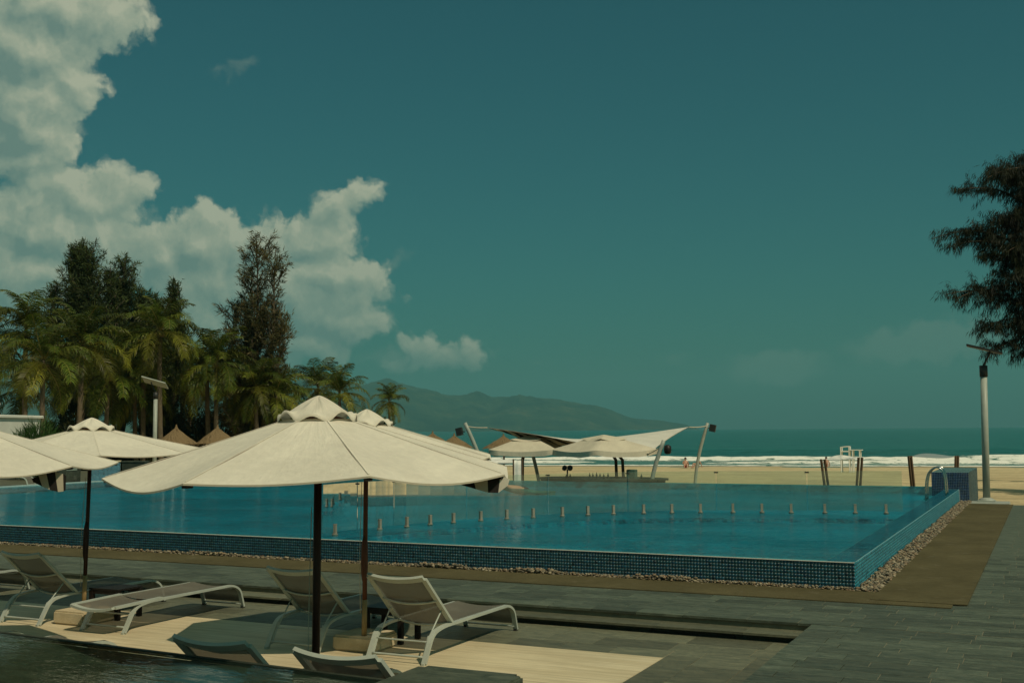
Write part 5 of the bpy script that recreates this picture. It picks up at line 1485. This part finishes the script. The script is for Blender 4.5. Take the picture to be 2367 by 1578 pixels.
def palm(label, x, y, crown_z, g=-0.7, size=1.0, seed=0, nfr=20, group='coconut palms in the grove', stiff=False, lean=None):
    nfr = int(nfr * 1.35)
    rr = random.Random(seed)
    t = thing('coconut_palm', label, 'palm tree', (x, y, g), 0, group)
    H = crown_z - g
    lx, ly = lean or (rr.uniform(-0.6, 0.6), rr.uniform(-0.4, 0.4))
    pts = [Vector((-lx * (1 - (k / 14)) ** 2, -ly * (1 - (k / 14)) ** 2, H * k / 14)) for k in range(15)]
    rad = [(0.17 - 0.05 * k / 14 + (0.07 if k == 0 else 0)) * size * rr.uniform(0.95, 1.05) for k in range(15)]
    mb = MB(); mb.tube(pts, rad, 10); mb.build('trunk', M['palm_bark'], t, True)
    a0 = rr.uniform(0, 6.28)
    for i in range(nfr):
        f = i / nfr
        ms = FR_UP if f < 0.26 or stiff else (FR_MID if f < 0.55 else (FR_LOW if f < 0.80 else FR_HANG))
        o = obj('frond', rr.choice(ms), t, (rr.uniform(-.06, .06), rr.uniform(-.06, .06), H + 0.12 - 0.28 * f))
        s_ = size * rr.uniform(0.85, 1.1)
        o.scale = (s_, s_, s_); o.rotation_euler = (rr.uniform(-0.3, 0.3), rr.uniform(-0.22, 0.18) - (0.35 if f < 0.15 else 0), a0 + i * 2.39996)
    mb = MB()
    for i in range(6):
        a = i * 1.05; c = Vector((0.2 * math.cos(a) * size, 0.2 * math.sin(a) * size, H - 0.22)); mb.lathe([(0.03, -0.12), (0.10, -0.05), (0.10, 0.05), (0.03, 0.12)], c, 8)
    mb.build('coconuts', plain('coconut_husk', (0.16, 0.13, 0.04), 0.7) if 'nut' not in M else M['nut'], t, True)
    return t
M['nut'] = plain('coconut_husk', (0.16, 0.13, 0.04), 0.7)
PALMS = [
 ('tall palm with full drooping crown in the middle of the grove', -48.68, 45.09, 7.2, 1.0, 22),
 ('palm whose upright crown merges with the casuarina behind the left lamp post', -47.59, 49.97, 8.3, 1.0, 22),
 ('palm near the left edge arching long yellow fronds over the white building', -53.3, 45.2, 8.2, 1.05, 22),
 ('palm right of the left lamp post with yellow hanging fronds', -47.9, 54.5, 6.3, 1.0, 20),
 ('palm directly behind the solar panel of the left lamp', -50.5, 51.7, 6.7, 1.0, 20),
 ('low palm in front of the grove left of the tallest crown', -47.6, 41.5, 6.1, 0.95, 20),
 ('palm standing low between the two tall casuarinas', -50.5, 48.81, 5.7, 0.9, 20),
 ('palm cut by the left edge, only one side of its crown showing', -55.6, 44.4, 7.4, 1.0, 20),
 ('palm behind the right side of the grove, left of the brown casuarina', -46.4, 53.6, 6.6, 0.95, 20),
 ('palm at the foot of the brown casuarina on its left', -44.6, 55.2, 5.0, 0.9, 18),
 ('palm with upright fronds at the right foot of the brown casuarina', -43.97, 56.5, 4.5, 0.85, 18),
 ('left one of two palms rising behind the apex of the big parasol', -50.53, 69.96, 5.6, 0.95, 20),
 ('right one of two palms rising behind the apex of the big parasol', -46.16, 66.56, 5.0, 0.9, 20),
]
for i, (lab, x, y, cz, sz, nf) in enumerate(PALMS): palm(lab, x, y, cz, -0.7, sz, 40 + i, nf)
palm('small lone palm against the hazy hills right of the parasol apex', -48.31, 76.7, 4.7, -0.8, 0.62, 77, 20, 'coconut palms in the grove', False, (0.1, 0))
palm('very tall palm beyond the left edge, one frond tip in view', -57.6, 42.6, 10.8, -0.7, 1.0, 78, 20)
rg = random.Random(21)
for i, (x, y, cz) in enumerate([(-56, 52, 5.6), (-54, 55, 5.0), (-52.5, 58, 5.4), (-50, 60, 4.6), (-58, 49, 5.0), (-47.5, 61, 4.4), (-60, 54, 6.2), (-55, 60, 5.6), (-46.0, 58.8, 4.2), (-52, 52.5, 4.8)]):
    palm('shaded palm among the dense trunks at the back of the left grove', x, y, cz, -0.7, 0.95, 90 + i, 18, 'shaded palms at the back of the grove')

def blades(pos, direction, n, length, width, spread, col, rng, down=0.0):
    "n thin triangles around each position; arrays"
    m = len(pos)
    P_ = np.repeat(pos, n, 0); D_ = np.repeat(direction, n, 0) + rng.normal(0, spread, (m * n, 3)); D_[:, 2] -= down
    D_ /= np.linalg.norm(D_, axis=1, keepdims=True) + 1e-9
    S_ = np.cross(D_, rng.normal(0, 1, (m * n, 3))); S_ /= np.linalg.norm(S_, axis=1, keepdims=True) + 1e-9
    L_ = length * rng.uniform(0.6, 1.25, (m * n, 1)); W_ = width * rng.uniform(0.7, 1.3, (m * n, 1))
    P_ = P_ + rng.normal(0, length * 0.18, P_.shape)
    a = P_ - S_ * W_ / 2; b = P_ + S_ * W_ / 2 + D_ * L_ * 0.35; c = P_ + D_ * L_
    V = np.stack([a, b, c], 1).reshape(-1, 3)
    C_ = np.repeat(np.repeat(col, n, 0) * rng.uniform(0.7, 1.3, (m * n, 1)), 3, 0)
    return V, C_
def casuarina(label, x, y, H, g, rfun, seed, cols, lo=0.18, leaders=((0, 0, 1.0),), dens=1.0, blade=(0.42, 0.062), group='casuarina trees', wob=0.4, nb=None, up=(0.35, 0.95)):
    rng = np.random.default_rng(seed)
    t = thing('casuarina_tree', label, 'tree', (x, y, g), 0, group)
    tb = MB(); tips, dirs, cl = [], [], []
    cols = np.array(cols)
    for (dx, dy, hf) in leaders:
        Hh = H * hf
        ph = rng.uniform(0, 6.28, 2)
        def tp(h): 
            f = h / Hh
            return np.array([dx * min(1, f * 1.6) + wob * math.sin(f * 3 + ph[0]) * f * (1 - 0.5 * f), dy * min(1, f * 1.6) + wob * math.sin(f * 2.6 + ph[1]) * f * (1 - .5 * f), h])
        hs = np.linspace(0, Hh * 0.97, 16)
        tb.tube([tp(h) for h in hs], [max(0.02, 0.20 * (H / 15) * (1 - h / Hh) ** 0.8) for h in hs], 8)
        h = lo * Hh
        az = rng.uniform(0, 6.28)
        while h < Hh * 0.985:
            f = (h / Hh)
            R_ = rfun(f) * (hf if hf < 1 else 1)
            az += 2.4 + rng.normal(0, 0.3); ln = R_ * rng.uniform(0.55, 1.15)
            el = rng.uniform(*up) + 0.35 * f
            d0 = np.array([math.cos(az) * math.cos(el), math.sin(az) * math.cos(el), math.sin(el)])
            o = tp(h); n = max(3, int(ln / 0.16 * dens)); pts = []
            p = o.copy(); d = d0.copy()
            for k in range(n):
                d = d + np.array([0, 0, 0.05]) + rng.normal(0, 0.06, 3); d /= np.linalg.norm(d); p = p + d * (ln / n); pts.append(p.copy())
                if k / n > 0.18:
                    for _ in range(3):
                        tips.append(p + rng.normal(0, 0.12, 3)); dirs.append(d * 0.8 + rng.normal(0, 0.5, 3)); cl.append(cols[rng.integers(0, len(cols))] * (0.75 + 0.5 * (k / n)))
            if ln > 0.5: tb.tube([o] + pts[::max(1, n // 4)] + [pts[-1]], [0.045 * (1 - 0.8 * q / 8) for q in range(len(pts[::max(1, n // 4)]) + 2)], 5, cap=False)
            h += (0.155 if nb is None else nb) * rng.uniform(0.6, 1.4) * (Hh / 15) ** 0.5
    tb.build('trunk', M['bark'], t, True)
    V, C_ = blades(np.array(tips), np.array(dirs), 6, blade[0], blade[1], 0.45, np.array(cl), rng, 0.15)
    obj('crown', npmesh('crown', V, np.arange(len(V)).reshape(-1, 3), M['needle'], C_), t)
    return t
GRN = [(0.030, 0.048, 0.012), (0.042, 0.062, 0.015), (0.055, 0.072, 0.017), (0.022, 0.036, 0.011)]
BRN = [(0.070, 0.062, 0.020), (0.095, 0.075, 0.026), (0.048, 0.054, 0.017), (0.060, 0.058, 0.020)]
shape1 = lambda f: 2.6 * (math.sin(math.pi * min(1, 0.18 + 0.80 * f)) ** 0.8) + 0.25
col1 = lambda f: 2.45 * (math.sin(math.pi * min(1, 0.22 + 0.74 * f)) ** 0.7) + 0.22
casuarina('tallest dark green casuarina with ragged pointed tops at left', -57.8, 53.6, 15.4, -0.7, col1, 3, GRN, 0.25, ((-0.2, 0, 1.0), (-1.1, 0.3, 0.985), (-2.9, 0.2, 0.82), (0.9, -0.5, 0.97), (1.9, 0.2, 0.88)), 1.0, wob=0.25, up=(0.6, 1.15))
casuarina('green casuarina close right of the tallest one with one spire', -57.3, 56.1, 14.6, -0.7, col1, 4, GRN, 0.25, ((-0.3, 0, 0.90), (0.5, 0.2, 1.0), (1.5, 0.2, 0.82)), 1.0, wob=0.25, up=(0.6, 1.15))
casuarina('lower green casuarina above the left lamp post', -53.5, 55.7, 12.4, -0.7, col1, 5, GRN, 0.25, ((-1.2, 0, 0.97), (1.3, 0.2, 0.99), (0.1, 0, 0.90), (2.0, 0, 0.78)), 1.0, wob=0.25, up=(0.6, 1.15))
casuarina('brownish thin topped casuarina standing apart, left of the big parasol', -46.0, 56.9, 15.2, -0.75, lambda f: (4.4 * (1 - f) ** 0.62 + 0.6) * (0.75 + 0.4 * math.sin(f * 15)), 9, BRN, 0.12, ((0, 0, 1.0), (1.3, 0.2, 0.93), (-2.0, 0.2, 0.74), (1.6, 0, 0.62), (-0.8, 0, 0.86)), 0.9, (0.38, 0.055), nb=0.20)
# shrubs filling the foot of the grove
def shrub(label, x, y, g, r, h, seed, cols, blade=(0.4, 0.07), n=900, group=None, up=0.6, nm='shrub'):
    rng = np.random.default_rng(seed)
    t = thing(nm, label, 'shrub', (x, y, g), 0, group)
    a = rng.uniform(0, 6.28, n); rr = r * np.sqrt(rng.uniform(0, 1, n)); z = h * rng.uniform(0.05, 1, n) * (1 - 0.55 * (rr / r) ** 2)
    pos = np.stack([rr * np.cos(a), rr * np.sin(a), z], -1); d = np.stack([np.cos(a) * 0.6, np.sin(a) * 0.6, np.full(n, up)], -1)
    V, C_ = blades(pos, d, 5, blade[0], blade[1], 0.4, np.array(cols)[rng.integers(0, len(cols), n)], rng)
    obj('foliage', npmesh('foliage', V, np.arange(len(V)).reshape(-1, 3), M['needle'], C_), t)
    mb = MB()
    for i in range(5):
        b = rng.uniform(0, 6.28); mb.tube([(0, 0, 0), (math.cos(b) * r * .3, math.sin(b) * r * .3, h * .6)], 0.03, 5)
    mb.build('stem', M['bark'], t)
shrub('feathery bright green shrub beside the white building corner', -38.2, 33.1, 0.37, 1.15, 2.25, 5, [(0.030, 0.075, 0.012), (0.04, 0.09, 0.016)], (0.45, 0.03), 1500, None, 1.2)
DK = [(0.020, 0.030, 0.010), (0.035, 0.042, 0.013), (0.055, 0.055, 0.018)]
for i in range(15):
    f = i / 14
    x = -62 + 19 * f + rg.uniform(-.8, .8); y = 49 + 15 * f + rg.uniform(-1, 1)
    shrub('dark undergrowth shrub between the palm trunks of the left grove', x, y, -0.75, 2.0, rg.uniform(3.0, 4.6), 60 + i, DK, (0.55, 0.11), 1100, 'undergrowth of the left grove')

# near casuarina at the right edge
def near_tree():
    rng = np.random.default_rng(12)
    base = Vector((1.25, 40.4, -0.55))
    t = thing('casuarina_tree', 'dark casuarina reaching in from the right edge above the lamp post', 'tree', base, 0, 'casuarina trees')
    K = 36.0 / 28.0; Cc = Vector((0, 0, 2.25))
    tipsrc = [(-1.05,30.1,9.08,.9),(-1.83,29.75,8.69,.8),(-2.48,29.54,7.52,.55),(-2.11,29.74,7.27,.75),(-2.24,29.79,6.08,.7),(-1.53,30.22,5.02,.9),(-1.32,30.38,4.39,1.0),
              (-0.75,30.3,8.75,1.1),(-1.0,30.2,7.9,1.0),(-1.35,30.1,6.9,1.0),(-0.9,30.3,6.2,1.1),(-0.7,30.5,5.7,0.9),(-0.5,30.5,4.9,1.0),(-0.25,30.5,7.4,1.2),(-0.1,30.6,5.3,1.1),(-0.2,30.6,9.3,1.2)]
    tb = MB(); trunk = lambda z: np.array([0.12 * math.sin(z * .7), 0.1 * math.cos(z * .5), z])
    Ht = 13.0
    hs = np.linspace(0, Ht, 20); tb.tube([trunk(h) for h in hs], [0.26 * (1 - 0.9 * h / Ht) + 0.02 for h in hs], 10)
    P_, D_, C_ = [], [], []
    def branch(o, tip, amount, thick=0.05):
        o = np.array(o); tip = np.array(tip); d = tip - o; L_ = np.linalg.norm(d)
        n = max(6, int(L_ / 0.10)); prev = None; pts = []
        bow = rng.uniform(0.10, 0.22) * L_
        for k in range(n + 1):
            f = k / n; p = o + d * f + np.array([0, 0, bow * math.sin(math.pi * f) * 0.8 - 0.12 * f ** 3 * L_]) ; pts.append(p)
        tb.tube(pts, [thick * (1 - 0.85 * k / n) + 0.006 for k in range(n + 1)], 6, cap=False)
        for k in range(n // 4, n + 1):
            f = k / n
            if rng.random() > amount * 1.05: continue
            tl = (0.88 * math.sin(math.pi * (0.25 + 0.7 * f)) + 0.12) * rng.uniform(0.6, 1.2) * (0.6 + 0.6 * amount)
            for s in range(2):
                a = rng.normal(0, 1, 3); a[2] *= 0.75; dd = d / L_ * 0.65 + a * 0.62; dd /= np.linalg.norm(dd); q = pts[k].copy(); m = max(3, int(tl / 0.07))
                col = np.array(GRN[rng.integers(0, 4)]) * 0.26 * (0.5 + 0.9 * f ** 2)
                for j in range(m):
                    dd = dd + np.array([0, 0, -0.07]) + rng.normal(0, 0.05, 3); dd /= np.linalg.norm(dd); q = q + dd * (tl / m)
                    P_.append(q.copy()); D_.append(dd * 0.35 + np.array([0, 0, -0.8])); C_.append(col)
    for (x, y, z, am) in tipsrc:
        tip = (Vector((x, y, z)) - Cc) * K + Cc - base
        zo = max(5.0, tip.z - 1.0 - 0.42 * abs(tip.x))
        branch(trunk(zo), tip, am, 0.045)
        if am > 0.6:
            for _ in range(1):
                tj = np.array(tip) + np.array([rng.uniform(0.2, 1.0), rng.uniform(-0.5, 0.5), rng.uniform(-0.55, 0.25)]); branch(trunk(max(5.2, tj[2] - 1.0)), tj, 0.8, 0.03)
    for i in range(30):
        a = rng.uniform(-0.4, 3.6) ; z = rng.uniform(6.9, 12.2); r_ = rng.uniform(1.2, 2.6) * (1.1 - z / 16)
        branch(trunk(z), trunk(z) + np.array([math.cos(a + 3.14 * (i % 2) * 0) * r_, math.sin(a) * r_, rng.uniform(0.3, 1.3)]), 1.2, 0.04)
    for i in range(14):
        z = rng.uniform(6.9, 11.0); r_ = rng.uniform(0.7, 1.8); branch(trunk(z), trunk(z) + np.array([-r_, rng.uniform(-1.2, 0.6), rng.uniform(0.1, 0.9)]), 1.3, 0.035)
    tb.build('trunk', M['bark'], t, True)
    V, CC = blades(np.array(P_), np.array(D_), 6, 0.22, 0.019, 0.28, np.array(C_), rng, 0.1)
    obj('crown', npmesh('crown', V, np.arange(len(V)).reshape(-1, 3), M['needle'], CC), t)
near_tree()
casuarina('casuarina just outside the right edge, its shadow lying on the sand', 3.0, 49.2, 11.5, -0.7, shape1, 31, GRN, 0.15, ((0, 0, 1), (1.2, .4, .9)), 0.9)
casuarina('second casuarina outside the right edge shading the far sand', 4.2, 64.5, 10.5, -0.8, shape1, 32, GRN, 0.15, ((0, 0, 1), (-1.2, .4, .9)), 0.9)

# ---- the air: an even haze over beach, bay and hills
def haze_box():
    mb = MB(); mb.box((-1500, 3500, 322), (27000, 20000, 656))
    m = bpy.data.materials.new('sea_haze'); m.use_nodes = True
    nt = NT(m.node_tree); out = nt.n('ShaderNodeOutputMaterial')
    pv = nt.n('ShaderNodeVolumePrincipled', None, Density=HAZE)
    nt.set(pv, 'Color', (0.24, 0.66, 0.72)); nt.set(pv, 'Anisotropy', 0.0)
    nt.t.links.new(pv.outputs[0], out.inputs['Volume'])
    h = mb.build('haze', m); tag(h, 'pale sea haze over the bay', 'haze', kind='stuff')
HAZE = 1.25e-4
haze_box()
